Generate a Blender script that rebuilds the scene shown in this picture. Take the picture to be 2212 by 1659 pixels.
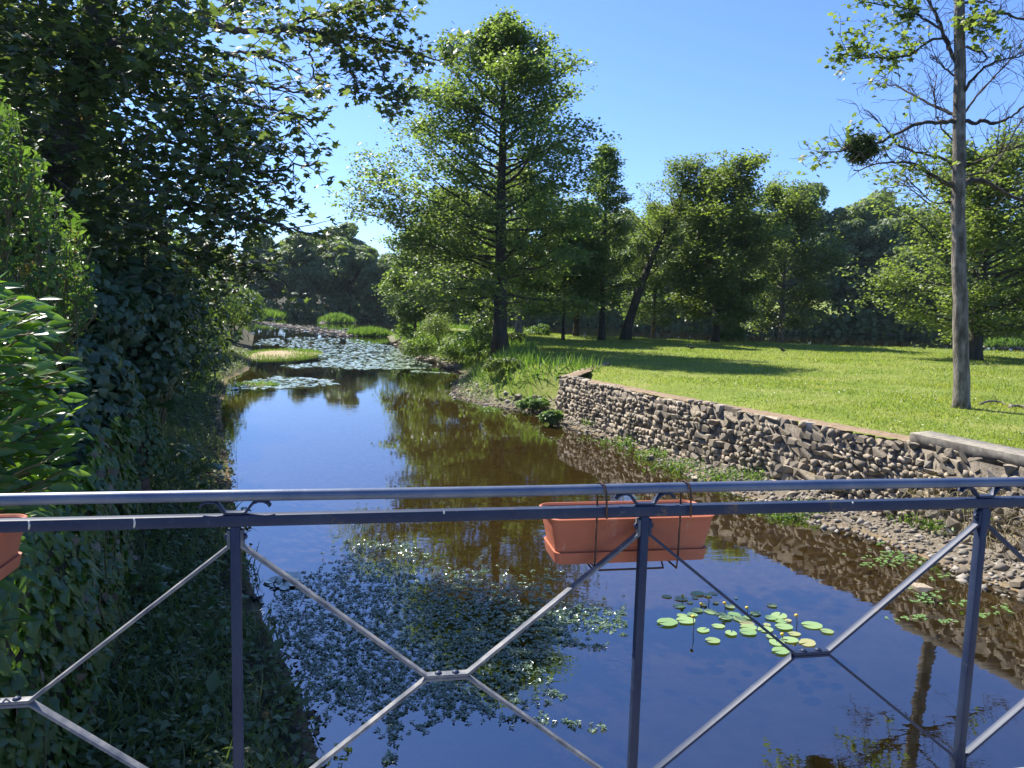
import bpy, math
import numpy as np
from mathutils import Matrix, Vector

# ------------------------------------------------------------------ clear
for o in list(bpy.data.objects):
    bpy.data.objects.remove(o, do_unlink=True)
sc = bpy.context.scene
COL = sc.collection
rad = math.radians

# ------------------------------------------------------------------ camera
CAM = np.array([0.0, 0.0, 3.6])
PITCH, ROLL, FPX = rad(6.3), rad(1.0), 1628.0      # FPX: focal length for a frame 2212 units wide
fw = np.array([0, math.cos(PITCH), -math.sin(PITCH)])
_r = np.array([1.0, 0, 0]); _u = np.array([0, math.sin(PITCH), math.cos(PITCH)])
rt = _r * math.cos(ROLL) + _u * math.sin(ROLL)
up = -_r * math.sin(ROLL) + _u * math.cos(ROLL)
cam_d = bpy.data.cameras.new('camera'); cam = bpy.data.objects.new('camera', cam_d); COL.objects.link(cam)
cam_d.sensor_width = 36; cam_d.lens = FPX / 2212 * 36; cam_d.clip_start = 0.05; cam_d.clip_end = 3000
cam.matrix_world = Matrix(((rt[0], up[0], -fw[0], CAM[0]), (rt[1], up[1], -fw[1], CAM[1]), (rt[2], up[2], -fw[2], CAM[2]), (0, 0, 0, 1)))
sc.camera = cam

# ------------------------------------------------------------------ sky, sun, exposure
SUN_AZ, SUN_EL = rad(-44), rad(49)
w = bpy.data.worlds.new('World'); sc.world = w; w.use_nodes = True
nt = w.node_tree
sky = nt.nodes.new('ShaderNodeTexSky'); sky.sky_type = 'NISHITA'; sky.sun_disc = False
sky.sun_elevation = SUN_EL; sky.sun_rotation = SUN_AZ
sky.altitude = 100; sky.air_density = 1.0; sky.dust_density = 0.5; sky.ozone_density = 2.0
tint = nt.nodes.new('ShaderNodeMix'); tint.data_type = 'RGBA'; tint.blend_type = 'MULTIPLY'; tint.inputs[0].default_value = 1.0
tint.inputs[7].default_value = (0.54, 0.71, 1.10, 1)          # clear deep-blue summer air, the same over the whole sky
nt.links.new(sky.outputs[0], tint.inputs[6]); nt.links.new(tint.outputs[2], nt.nodes['Background'].inputs[0]); nt.nodes['Background'].inputs[1].default_value = 0.09
sund = bpy.data.lights.new('sun', 'SUN'); sund.energy = 4.6; sund.angle = rad(0.53); sund.color = (1.0, 0.95, 0.86)
suno = bpy.data.objects.new('sun', sund); COL.objects.link(suno)
tosun = Vector((math.sin(SUN_AZ) * math.cos(SUN_EL), math.cos(SUN_AZ) * math.cos(SUN_EL), math.sin(SUN_EL)))
suno.rotation_euler = tosun.to_track_quat('Z', 'Y').to_euler(); suno.location = (-30, 25, 50)
sc.view_settings.view_transform = 'Standard'; sc.view_settings.look = 'None'
sc.view_settings.exposure = 1.3; sc.view_settings.gamma = 1.0; sc.view_settings.use_curve_mapping = False
sc.render.engine = 'CYCLES'
cy = sc.cycles
cy.use_denoising = True; cy.max_bounces = 7; cy.diffuse_bounces = 5; cy.glossy_bounces = 3; cy.transmission_bounces = 4
cy.transparent_max_bounces = 8; cy.caustics_reflective = False; cy.caustics_refractive = False; cy.sample_clamp_indirect = 6

# ------------------------------------------------------------------ helpers: layout
def ray(u, v):
    return fw + (u - 1106) / FPX * rt + (829.5 - v) / FPX * up
def on_z(u, v, z=0.0):
    d = ray(u, v); return CAM + d * ((z - CAM[2]) / d[2])
def at_d(u, v, D):
    d = ray(u, v); return CAM + d * (D / d[1])

# ------------------------------------------------------------------ helpers: meshes
def new_obj(name, me, parent=None, mat=None, smooth=False):
    o = bpy.data.objects.new(name, me); COL.objects.link(o)
    if parent is not None: o.parent = parent
    if mat is not None and me is not None and not me.materials: me.materials.append(mat)
    if smooth and me is not None: me.polygons.foreach_set('use_smooth', np.ones(len(me.polygons), bool))
    return o
def empty(name, loc=(0, 0, 0), rz=0.0):
    o = bpy.data.objects.new(name, None); COL.objects.link(o); o.location = loc; o.rotation_euler = (0, 0, rz)
    o.empty_display_size = 0.1
    return o
def tag(o, label=None, cat=None, group=None, kind=None):
    if label: o['label'] = label
    if cat: o['category'] = cat
    if group: o['group'] = group
    if kind: o['kind'] = kind
    return o
class MB:
    """collects vertices and faces (numpy) and makes one mesh"""
    def __init__(s): s.v = []; s.f = []; s.n = 0
    def add(s, v, faces):
        v = np.asarray(v, float).reshape(-1, 3)
        for f in (faces if isinstance(faces, list) else [faces]):
            s.f.append(np.asarray(f, np.int64) + s.n)
        s.v.append(v); s.n += len(v)
    def mesh(s, name):
        me = bpy.data.meshes.new(name)
        if not s.v: return me
        v = np.concatenate(s.v); me.vertices.add(len(v)); me.vertices.foreach_set('co', v.astype(np.float32).ravel())
        idx = np.concatenate([f.ravel() for f in s.f]); tot = np.concatenate([np.full(len(f), f.shape[1]) for f in s.f])
        st = np.concatenate([[0], np.cumsum(tot)[:-1]])
        me.loops.add(len(idx)); me.loops.foreach_set('vertex_index', idx.astype(np.int32))
        me.polygons.add(len(tot)); me.polygons.foreach_set('loop_start', st.astype(np.int32)); me.polygons.foreach_set('loop_total', tot.astype(np.int32))
        me.update(calc_edges=True); me.validate(clean_customdata=False)
        return me
    def obj(s, name, parent=None, mat=None, smooth=False):
        return new_obj(name, s.mesh(name), parent, mat, smooth)
    def box(s, c, d, R=None):
        c = np.asarray(c, float); h = np.asarray(d, float) / 2
        v = np.array([[x, y, z] for x in (-1, 1) for y in (-1, 1) for z in (-1, 1)]) * h
        if R is not None: v = v @ np.asarray(R).T
        s.add(v + c, [np.array([[0, 1, 3, 2], [4, 6, 7, 5], [0, 4, 5, 1], [2, 3, 7, 6], [0, 2, 6, 4], [1, 5, 7, 3]])])
    def tube(s, pts, r, n=6, cap=True):
        pts = np.asarray(pts, float); m = len(pts); r = np.broadcast_to(np.asarray(r, float), (m,))
        t = np.gradient(pts, axis=0); t /= np.linalg.norm(t, axis=1, keepdims=True) + 1e-9
        a = np.array([0, 0, 1.0]) if abs(t[0][2]) < .8 else np.array([1.0, 0, 0])
        V = []
        for i in range(m):
            b = np.cross(t[i], a); b /= np.linalg.norm(b) + 1e-9; a = np.cross(b, t[i])
            ang = np.arange(n) * 2 * math.pi / n
            V.append(pts[i] + r[i] * (np.cos(ang)[:, None] * a + np.sin(ang)[:, None] * b))
        i0 = np.arange(m - 1)[:, None] * n; k = np.arange(n)[None]; k2 = (k + 1) % n
        q = np.stack([i0 + k, i0 + k2, i0 + n + k2, i0 + n + k], -1).reshape(-1, 4)
        fs = [q]
        if cap: fs += [np.arange(n)[None][:, ::-1], (np.arange(n) + (m - 1) * n)[None]]
        s.add(np.concatenate(V), fs)
    def strip(s, pts, t, w, y=0.0):
        """flat bar bent in the local xz plane: thickness t in the plane, width w across it"""
        p = np.asarray(pts, float); d = np.gradient(p, axis=0)
        m = len(p); nrm = np.zeros_like(p)
        for i in range(m):
            a = p[i] - p[i - 1] if i > 0 else p[1] - p[0]; b = p[i + 1] - p[i] if i < m - 1 else a
            a = a / np.linalg.norm(a); b = b / np.linalg.norm(b); h = a + b; h /= np.linalg.norm(h)
            n_ = np.array([-h[1], h[0]]); nrm[i] = n_ / max(.4, abs(np.dot(n_, np.array([-a[1], a[0]]))))
        V = []
        for i in range(m):
            for sy, sn in ((-1, -1), (1, -1), (1, 1), (-1, 1)):
                q = p[i] + nrm[i] * sn * t / 2; V.append((q[0], y + sy * w / 2, q[1]))
        i0 = np.arange(m - 1)[:, None] * 4; k = np.arange(4)[None]; k2 = (k + 1) % 4
        q = np.stack([i0 + k, i0 + k2, i0 + 4 + k2, i0 + 4 + k], -1).reshape(-1, 4)
        s.add(V, [q, np.array([[3, 2, 1, 0]]), np.array([[0, 1, 2, 3]]) + (m - 1) * 4])
    def scatter(s, T, F, c, n, t, size):
        """copies of leaf template T at centres c with normal n, tip direction t, size"""
        c = np.asarray(c, float); N = len(c)
        if N == 0: return
        n = n / (np.linalg.norm(n, axis=1, keepdims=True) + 1e-9)
        t = t - n * (t * n).sum(1, keepdims=True); t /= (np.linalg.norm(t, axis=1, keepdims=True) + 1e-9)
        b = np.cross(t, n)
        size = np.broadcast_to(np.asarray(size, float), (N,))[:, None, None]
        T = np.asarray(T, float)
        v = (T[None, :, 0, None] * b[:, None] + T[None, :, 1, None] * t[:, None] + T[None, :, 2, None] * n[:, None]) * size + c[:, None]
        k = len(T); off = np.arange(N)[:, None, None] * k
        s.add(v.reshape(-1, 3), [(np.asarray(f)[None] + off).reshape(-1, np.asarray(f).shape[1]) for f in F])

# leaf templates: x across, y towards the tip, z along the normal
LEAF = (np.array([(0, 0, 0), (-.27, .45, .08), (0, 1, -.04), (.27, .45, .08)]), [np.array([[0, 1, 2], [0, 2, 3]])])
BLOB = (np.array([(-.5, -.42, 0), (.45, -.5, .1), (.5, .45, 0), (-.42, .5, -.1)]), [np.array([[0, 1, 2], [0, 2, 3]])])
def palm_leaf(tips, notch, base=(0, 0)):
    o = [base]
    for i, (a, r) in enumerate(tips):
        o.append((r * math.sin(rad(a)), .35 + r * math.cos(rad(a))))
        if i < len(tips) - 1:
            am = (a + tips[i + 1][0]) / 2; o.append((notch * math.sin(rad(am)), .35 + notch * math.cos(rad(am))))
    v = [(0, .35, .06)] + [(x, y, -.12 * (x * x + (y - .35) ** 2) ** .5) for x, y in o]
    n = len(o)
    return np.array(v), [np.array([[0, 1 + i, 1 + (i + 1) % n] for i in range(n)])]
MAPLE = palm_leaf([(-125, .42), (-62, .62), (0, .68), (62, .62), (125, .42)], .30)
IVY = palm_leaf([(-95, .56), (0, .62), (95, .56)], .42)
def lance(wd, rows=4, curve=.25, fold=.10):
    v = []; 
    for i in range(rows + 1):
        t = i / rows; ww = wd * math.sin(math.pi * min(1, .06 + t * .94) ** .85) ** .8 if i < rows else 0.0
        if i == 0: ww = wd * .12
        z = -curve * t * t
        v += [(-ww, t, z + fold * ww / wd), (0, t, z), (ww, t, z + fold * ww / wd)]
    f = []
    for i in range(rows):
        a = i * 3
        for k in (0, 1): f.append((a + k, a + k + 1, a + k + 4, a + k + 3))
    return np.array(v), [np.array(f)]
LAUREL = lance(.17, 5, .30, .06)
BLADE = (np.array([(-.045, 0, 0), (.045, 0, 0), (.03, .6, -.06), (0, 1, -.28), (-.03, .6, -.06)]), [np.array([[0, 1, 2, 4]]), np.array([[4, 2, 3]])])
BLADE3 = (np.array([(-.06, 0, 0), (.06, 0, 0), (0, 1, -.25)]), [np.array([[0, 1, 2]])])
def rnd_dir(rng, N):
    d = rng.normal(size=(N, 3)); return d / np.linalg.norm(d, axis=1, keepdims=True)

# ------------------------------------------------------------------ helpers: materials
def nodes(name):
    m = bpy.data.materials.new(name); m.use_nodes = True; t = m.node_tree
    return m, t, t.nodes, t.links, t.nodes['Principled BSDF']
def ramp(N, L, fac, stops):
    r = N.new('ShaderNodeValToRGB'); e = r.color_ramp.elements
    while len(e) < len(stops): e.new(0.5)
    for i, (p, c) in enumerate(stops): e[i].position = p; e[i].color = (*c, 1)
    L.new(fac, r.inputs[0]); return r.outputs[0]
def noise(N, L, scale, detail=4, rough=.6, coord='Object', vec=None, stretch=None):
    n = N.new('ShaderNodeTexNoise'); n.inputs['Scale'].default_value = scale; n.inputs['Detail'].default_value = detail; n.inputs['Roughness'].default_value = rough
    if vec is None:
        vec = N.new('ShaderNodeTexCoord').outputs[coord]
    if stretch:
        mp = N.new('ShaderNodeMapping'); mp.inputs['Scale'].default_value = stretch; L.new(vec, mp.inputs[0]); vec = mp.outputs[0]
    L.new(vec, n.inputs['Vector']); return n.outputs['Fac']
def mixc(N, L, fac, a, b, mode='MIX'):
    m = N.new('ShaderNodeMix'); m.data_type = 'RGBA'; m.blend_type = mode
    for s_, x in ((m.inputs[0], fac), (m.inputs[6], a), (m.inputs[7], b)):
        if isinstance(x, (int, float)): s_.default_value = x
        elif isinstance(x, tuple): s_.default_value = (*x, 1)
        else: L.new(x, s_)
    return m.outputs[2]
def bump(N, L, p, h, strength=.4, dist=.02):
    b = N.new('ShaderNodeBump'); b.inputs['Strength'].default_value = strength; b.inputs['Distance'].default_value = dist
    L.new(h, b.inputs['Height']); L.new(b.outputs[0], p.inputs['Normal']); return b
def surf(name, stops, scale=6, rough=.8, bstr=.5, bdist=.02, detail=6, stretch=None, spec=.3, metal=0, scale2=None):
    m, t, N, L, p = nodes(name)
    f = noise(N, L, scale, detail, stretch=stretch)
    L.new(ramp(N, L, f, stops), p.inputs['Base Color'])
    p.inputs['Roughness'].default_value = rough; p.inputs['Specular IOR Level'].default_value = spec; p.inputs['Metallic'].default_value = metal
    f2 = noise(N, L, scale2 or scale * 3, 8, stretch=stretch); bump(N, L, p, f2, bstr, bdist)
    return m
def leafmat(name, cols, trans=.4, rough=.45, tcol=None, spec=.35):
    m, t, N, L, p = nodes(name)
    g = N.new('ShaderNodeNewGeometry')
    k = len(cols); c = ramp(N, L, g.outputs['Random Per Island'], [(i / max(1, k - 1), cc) for i, cc in enumerate(cols)])
    L.new(c, p.inputs['Base Color']); p.inputs['Roughness'].default_value = rough; p.inputs['Specular IOR Level'].default_value = spec
    tr = N.new('ShaderNodeBsdfTranslucent')
    tc = mixc(N, L, 1.0, c, tcol or (2.2, 2.3, .9), 'MULTIPLY'); L.new(tc, tr.inputs[0])
    mx = N.new('ShaderNodeMixShader'); mx.inputs[0].default_value = trans
    L.new(p.outputs[0], mx.inputs[1]); L.new(tr.outputs[0], mx.inputs[2]); L.new(mx.outputs[0], N['Material Output'].inputs[0])
    return m

M = {}
M['alder'] = leafmat('leaf_alder', [(.072, .11, .04), (.11, .155, .056), (.15, .20, .08)], .5)
M['broad'] = leafmat('leaf_broad', [(.07, .10, .032), (.105, .14, .045), (.145, .185, .062)], .48)
M['far'] = leafmat('leaf_far', [(.085, .125, .05), (.13, .175, .07), (.18, .23, .10)], .45, .5)
M['maple'] = leafmat('leaf_maple', [(.06, .09, .04), (.085, .12, .05), (.115, .15, .065)], .36, .45)
M['samara'] = leafmat('samara', [(.16, .12, .04), (.22, .14, .05)], .4)
M['bright'] = leafmat('leaf_bright', [(.075, .12, .03), (.11, .16, .042), (.15, .20, .06)], .45)
M['lime'] = leafmat('leaf_lime', [(.085, .12, .04), (.125, .165, .055), (.17, .21, .075)], .45)
M['laurel'] = leafmat('leaf_laurel', [(.045, .11, .02), (.07, .15, .03), (.10, .19, .04)], .42, .28, (2.6, 2.4, .6), .6)
M['shrub'] = leafmat('leaf_shrub', [(.05, .10, .025), (.075, .135, .035), (.11, .17, .045)], .35, .45)
M['ivy'] = leafmat('leaf_ivy', [(.045, .085, .04), (.065, .11, .05), (.09, .14, .06)], .25, .35, None, .5)
M['ivyfresh'] = leafmat('leaf_ivy_fresh', [(.045, .10, .022), (.065, .13, .028), (.10, .17, .035)], .35, .35, None, .5)
M['dark'] = leafmat('leaf_dark', [(.035, .065, .03), (.05, .085, .036), (.07, .11, .045)], .25, .35, None, .5)
M['weed'] = leafmat('leaf_weed', [(.06, .11, .03), (.10, .17, .045), (.15, .22, .07)], .4)
M['grassblade'] = leafmat('grass_blade', [(.12, .17, .03), (.17, .22, .045), (.21, .26, .055), (.26, .27, .09)], .4, .5)
def patchy(m, scale, stops):
    N, L = m.node_tree.nodes, m.node_tree.links; r = [x for x in N if x.type == 'VALTORGB'][0]; outs = [l.to_socket for l in r.outputs[0].links]
    c = mixc(N, L, 1.0, r.outputs[0], ramp(N, L, noise(N, L, scale, 6, .65), stops), 'MULTIPLY')
    for o_ in outs: L.new(c, o_)
patchy(M['grassblade'], .45, [(.32, (.72, .85, .7)), (.5, (1, 1, 1)), (.68, (1.18, 1.05, 1.1))])
M['reed'] = leafmat('reed_blade', [(.07, .13, .03), (.10, .17, .04), (.15, .21, .06)], .4, .5)
M['waterweed'] = leafmat('water_weed', [(.035, .07, .028), (.085, .145, .065), (.15, .22, .12), (.27, .34, .25)], .2, .2, None, .9)  # palest leaf tones stand in for reflected sky, put into the colour
M['litter'] = leafmat('leaf_litter', [(.07, .05, .03), (.14, .105, .07), (.22, .18, .13), (.10, .09, .06)], .05, .8)
M['pad'] = leafmat('lily_pad', [(.12, .22, .07), (.16, .27, .09), (.20, .30, .11)], .15, .35, None, .5)
M['padfar'] = leafmat('lily_pad_far', [(.16, .23, .15), (.26, .33, .25), (.36, .42, .35)], .05, .22, None, .9)  # whitish base colour also carries the sky sheen on the pads
M['mistle'] = leafmat('mistletoe', [(.035, .06, .015), (.05, .075, .02)], .2)
M['bark'] = surf('bark', [(.3, (.055, .045, .035)), (.7, (.16, .135, .11))], 5, .9, .9, .04, stretch=(1, 1, .25))
M['barkpale'] = surf('bark_pale', [(.34, (.07, .058, .045)), (.5, (.17, .145, .12)), (.66, (.30, .265, .225))], 9, .9, .9, .03, stretch=(1, 1, .3))
M['barkdark'] = surf('bark_dark', [(.3, (.03, .026, .02)), (.7, (.09, .075, .06))], 5, .9, .9, .04, stretch=(1, 1, .25))
M['twig'] = surf('twig', [(.3, (.06, .05, .042)), (.7, (.14, .12, .10))], 9, .9, .3, .01)
M['stem'] = surf('stem', [(.3, (.10, .09, .04)), (.7, (.16, .13, .06))], 9, .8, .3, .01)

# ------------------------------------------------------------------ terrain
def px_line(L_, z=0.0): return [on_z(u, v, z)[:2] for u, v in L_]
left_shore = [(-.9, -14), (-1.0, 2.0), (-1.15, 4.2)] + px_line([(690, 1659), (650, 1520), (566, 1340), (535, 1250), (514, 1150), (503, 1080), (490, 1000), (480, 930), (474, 880), (494, 819), (538, 799), (546, 770), (545, 745)]) + [(-24, 70), (-37, 101), (-50, 118)]
far_shore = [(-46, 126), (-20, 129), (0, 127), (14, 118), (30, 108), (48, 99), (75, 94), (110, 86), (160, 70)]
meadow_back = [(160, 48), (90, 40), (60, 40), (34, 44.5), (24, 50), (15, 55), (6, 59), (0, 65), (-5, 73), (-10, 77)]
right_shore = px_line([(832, 725), (842, 738), (875, 765), (950, 789), (1002, 807), (981, 831), (981, 845), (998, 861), (1054, 876), (1155, 887), (1207, 914), (1281, 937), (1356, 957), (1430, 991), (1542, 1043), (1698, 1106), (1774, 1130), (1872, 1152), (1968, 1192), (2136, 1256), (2240, 1290)]) + [(7.3, 7.5), (8, 4.5), (8.2, 2.0), (8.3, -14)]
WATER = np.array([tuple(p) for p in left_shore + far_shore + meadow_back + right_shore])
W0 = on_z(1215, 814, 1.27); W1 = on_z(1970, 954, 1.46); W2 = on_z(2250, 1012, 1.48)
W3 = W2 + (W2 - W1) / np.linalg.norm(W2 - W1) * 4.0
WR = on_z(1300, 784, 1.25)
wall_pts = [W0, W1, W2, W3]
# bend the long face a little, as in the photo
Wm = (W0 * .45 + W1 * .55); Wm = Wm + np.array([-.16, -.09, .0])
wall_pts = [W0, Wm, W1, W2, W3]
MEADOW_Z = 1.15
LW = np.array([(-2.35, 2.6), (-3.05, 4.9), (-3.95, 7.0), (-5.3, 10.0)])      # foot of the ivy wall on the near bank

def inside(P, x, y):
    r = np.zeros(x.shape, bool); n = len(P)
    for i in range(n):
        (x1, y1), (x2, y2) = P[i], P[(i + 1) % n]
        if y1 == y2: continue
        c = (y1 > y) != (y2 > y); r ^= c & (x < (x2 - x1) * (y - y1) / (y2 - y1) + x1)
    return r
def dist(P, x, y, closed=True):
    d = np.full(x.shape, 1e9); n = len(P)
    for i in range(n if closed else n - 1):
        a = P[i]; b = P[(i + 1) % n]; ab = b - a; l2 = (ab ** 2).sum() + 1e-12
        t = np.clip(((x - a[0]) * ab[0] + (y - a[1]) * ab[1]) / l2, 0, 1)
        d = np.minimum(d, (x - a[0] - t * ab[0]) ** 2 + (y - a[1] - t * ab[1]) ** 2)
    return np.sqrt(d)
def sdist(x, y):
    d = dist(WATER, x, y); return np.where(inside(WATER, x, y), -d, d)
def sm(a, b, x):
    t = np.clip((x - a) / (b - a), 0, 1); return t * t * (3 - 2 * t)
def vnoise(x, y, s, seed=0):
    x = x * s + seed * 17.3; y = y * s + seed * 5.1
    return (np.sin(x * 1.0 + 1.7 * np.sin(y * .7)) + np.sin(y * 1.3 + 1.3 * np.sin(x * .9 + 2)) + .5 * np.sin(2.3 * x + 1.9 * y) + .5 * np.sin(2.9 * y - 1.7 * x + 1)) / 3
_wy = np.array([p[1] for p in wall_pts])[::-1]; _wx = np.array([p[0] for p in wall_pts])[::-1]
def wall_x(y): return np.interp(y, _wy, _wx)
def is_beach(x, y): return (y < W0[1] + .1) & (x > 0) & (x < wall_x(y) + .22)
def is_garden(x, y): return (y < 10.2) & (x < np.interp(y, LW[:, 1], LW[:, 0]) - .15)
def ground_h(x, y):
    x = np.asarray(x, float); y = np.asarray(y, float)
    d = sdist(x, y); dl = np.maximum(d, 0)
    far = y > 84 + 0 * x
    mz = np.interp(y, [9, 12, 23, 38, 60], [1.5, 1.46, 1.26, 1.17, 1.12])
    meadow = mz * sm(0, np.where(y < 34, 2.4, 3.2), dl) + .04 * vnoise(x, y, .35) * sm(.3, 2, dl)
    beach = np.minimum(.27 * dl, .34 + .01 * dl) + .02 * vnoise(x, y, 2.2) * sm(.1, .8, dl)
    leftb = .24 * np.minimum(dl, 2.2) + 1.2 * sm(2.0, 6, dl) + .03 * vnoise(x, y, 1.7) * sm(.1, .8, dl)
    garden = 2.0 + 0 * x
    farb = .9 * sm(0, 3, dl) + np.clip(dl - 3, 0, 200) * .05 + .2 * vnoise(x, y, .1)
    z = np.where(x < -.4 - .33 * np.clip(y - 3, 0, 200) * .55, leftb, meadow)
    z = np.where(x < np.interp(y, [-20, 5, 12, 30, 80], [0, -1, -3.5, -7, -18]), leftb, z)
    z = np.where(is_beach(x, y), beach, z); z = np.where(is_garden(x, y), garden, z); z = np.where(far, farb, z)
    deep = np.minimum(np.where(y < 30, .10, .3) * (-np.minimum(d, 0)), .45) + .015 * vnoise(x, y, 1.9) * sm(.1, .8, -d)
    return np.where(d > 0, z, -deep)
def make_terrain():
    ys = np.concatenate([np.linspace(-14, 2.6, 14), 2.9 * 1.0125 ** np.arange(330)]); ys = np.concatenate([ys[ys < 170], np.geomspace(175, 420, 10)])
    s_ = np.linspace(-1, 1, 270); s_ = np.sign(s_) * (np.abs(s_) ** 1.15)
    Y, S = np.meshgrid(ys, s_, indexing='ij'); Wd = np.maximum(13, 1.0 * Y + 7); X = S * Wd
    Z = ground_h(X, Y); Z = np.where(Y > 170, np.maximum(Z, 4), Z)
    nr, nc = X.shape
    i = np.arange(nr - 1)[:, None] * nc; j = np.arange(nc - 1)[None]
    q = np.stack([i + j, i + j + 1, i + nc + j + 1, i + nc + j], -1).reshape(-1, 4)
    mb = MB(); mb.add(np.stack([X, Y, Z], -1).reshape(-1, 3), q); me = mb.mesh('ground')
    d = sdist(X, Y); beach = is_beach(X, Y)
    g = np.where(d > 0, 1.0, 0.0) * np.where(beach, .0, 1.0) * sm(.25, 1.0, d + .3 * vnoise(X, Y, 1.5))
    left = X < np.interp(Y, [-20, 5, 12, 30, 80], [0, -1, -3.5, -7, -18])
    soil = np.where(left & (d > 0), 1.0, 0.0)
    bed = sm(.12, -.08, d)
    colr = np.stack([g, soil, bed, np.ones_like(g)], -1).reshape(-1, 4)
    a = me.color_attributes.new('zone', 'FLOAT_COLOR', 'POINT'); a.data.foreach_set('color', colr.astype(np.float32).ravel())
    dark_bed = np.maximum(sm(10.5, 7.0, Y + .8 * vnoise(X, Y, .6)) * sm(6.5, 4.5, X), sm(26, 40, Y) * 1.0) * np.maximum(sm(-.3, -1.6, d), sm(30, 42, Y))      # bed coloured darker in the pool by the bridge and in the pond, tan gravel in the shallows
    a2 = me.color_attributes.new('dark_bed', 'FLOAT_COLOR', 'POINT'); a2.data.foreach_set('color', np.stack([dark_bed] * 3 + [np.ones_like(dark_bed)], -1).astype(np.float32).ravel())
    m, t, N, L, p = nodes('ground')
    at2 = N.new('ShaderNodeVertexColor'); at2.layer_name = 'dark_bed'
    at = N.new('ShaderNodeVertexColor'); at.layer_name = 'zone'
    sep = N.new('ShaderNodeSeparateColor'); L.new(at.outputs[0], sep.inputs[0])
    grass = ramp(N, L, noise(N, L, .55, 8, .7), [(.30, (.12, .165, .03)), (.5, (.175, .215, .05)), (.68, (.25, .25, .09))])
    n2 = noise(N, L, 14, 6, .7); grass = mixc(N, L, 1.0, grass, ramp(N, L, n2, [(.3, (.55, .6, .5)), (.7, (1.25, 1.2, 1.1))]), 'MULTIPLY')
    grav = ramp(N, L, noise(N, L, 22, 5, .7), [(.3, (.09, .075, .055)), (.52, (.16, .135, .10)), (.7, (.25, .22, .17))])
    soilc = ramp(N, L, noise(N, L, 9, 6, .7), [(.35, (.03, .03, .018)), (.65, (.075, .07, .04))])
    bedc = ramp(N, L, noise(N, L, 7, 8, .75), [(.3, (.11, .075, .032)), (.5, (.22, .15, .068)), (.7, (.36, .26, .13))])
    bedc = mixc(N, L, at2.outputs[0], bedc, ramp(N, L, noise(N, L, 3, 6, .7), [(.35, (.045, .034, .02)), (.65, (.10, .075, .042))]))
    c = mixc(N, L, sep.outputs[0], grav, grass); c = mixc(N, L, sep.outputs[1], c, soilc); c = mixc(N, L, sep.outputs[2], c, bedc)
    L.new(c, p.inputs['Base Color']); p.inputs['Roughness'].default_value = .95; p.inputs['Specular IOR Level'].default_value = .1
    bump(N, L, p, noise(N, L, 30, 6, .7), .5, .02)
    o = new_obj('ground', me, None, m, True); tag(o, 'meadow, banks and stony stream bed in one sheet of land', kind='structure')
    return o
make_terrain()

def make_water():
    mb = MB()
    xs = 400.0
    mb.add([(-xs, -14, 0), (xs, -14, 0), (xs, 165, 0), (-xs, 165, 0)], np.array([[0, 1, 2, 3]]))
    m, t, N, L, p = nodes('water'); N.remove(p)
    co = N.new('ShaderNodeTexCoord').outputs['Object']
    n1 = noise(N, L, 1.0, 3, .5, vec=co, stretch=(1.2, 3.2, 1)); n2 = noise(N, L, 1.0, 2, .5, vec=co, stretch=(5, 14, 1))
    n3 = noise(N, L, .12, 2, .5, vec=co)
    ad = N.new('ShaderNodeMath'); ad.operation = 'MULTIPLY_ADD'; L.new(n2, ad.inputs[0]); ad.inputs[1].default_value = .16; L.new(n1, ad.inputs[2])
    mu = N.new('ShaderNodeMath'); mu.operation = 'MULTIPLY'; L.new(ad.outputs[0], mu.inputs[0]); L.new(ramp(N, L, n3, [(.35, (.15, .15, .15)), (.65, (1, 1, 1))]), mu.inputs[1])
    b = N.new('ShaderNodeBump'); b.inputs['Strength'].default_value = 1.0; b.inputs['Distance'].default_value = .0026; L.new(mu.outputs[0], b.inputs['Height'])
    fr = N.new('ShaderNodeFresnel')
    bf = N.new('ShaderNodeNewGeometry'); io = N.new('ShaderNodeMapRange'); io.inputs[3].default_value = 2.9; io.inputs[4].default_value = 1 / 2.9      # same reflectance from both sides of the surface
    L.new(bf.outputs['Backfacing'], io.inputs[0]); L.new(io.outputs[0], fr.inputs['IOR']); L.new(b.outputs[0], fr.inputs['Normal'])
    gl = N.new('ShaderNodeBsdfGlossy'); gl.inputs['Roughness'].default_value = .0; gl.inputs['Color'].default_value = (.95, .97, 1, 1); L.new(b.outputs[0], gl.inputs['Normal'])
    tr = N.new('ShaderNodeBsdfTransparent'); tr.inputs[0].default_value = (.39, .365, .265, 1)
    mx = N.new('ShaderNodeMixShader'); L.new(fr.outputs[0], mx.inputs[0]); L.new(tr.outputs[0], mx.inputs[1]); L.new(gl.outputs[0], mx.inputs[2])
    L.new(mx.outputs[0], N['Material Output'].inputs[0])
    o = mb.obj('water', None, m); tag(o, 'still clear stream widening into a pond', kind='structure')
make_water()

# ------------------------------------------------------------------ bridge deck (under the camera) and railing
RAIL_A = rad(10.4); RAIL_O = np.array([.405, 2.267]); SP = 1.2010; DECK = 2.0
M['deck'] = surf('deck_concrete', [(.3, (.20, .19, .17)), (.7, (.34, .32, .29))], 4, .9, .4, .01)
def make_deck():
    mb = MB(); e = np.array([math.cos(RAIL_A), math.sin(RAIL_A), 0]); n = np.array([-math.sin(RAIL_A), math.cos(RAIL_A), 0])
    Rm = np.stack([e, n, np.array([0, 0, 1])], 1)
    c = np.array([RAIL_O[0], RAIL_O[1], 0]) - n * 1.95
    mb.box(c + np.array([.6, 0, DECK - .17]), (15, 4.1, .30), Rm)
    o = mb.obj('bridge_deck', None, M['deck']); tag(o, 'concrete deck of the small bridge under the railing', kind='structure')
make_deck()

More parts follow.
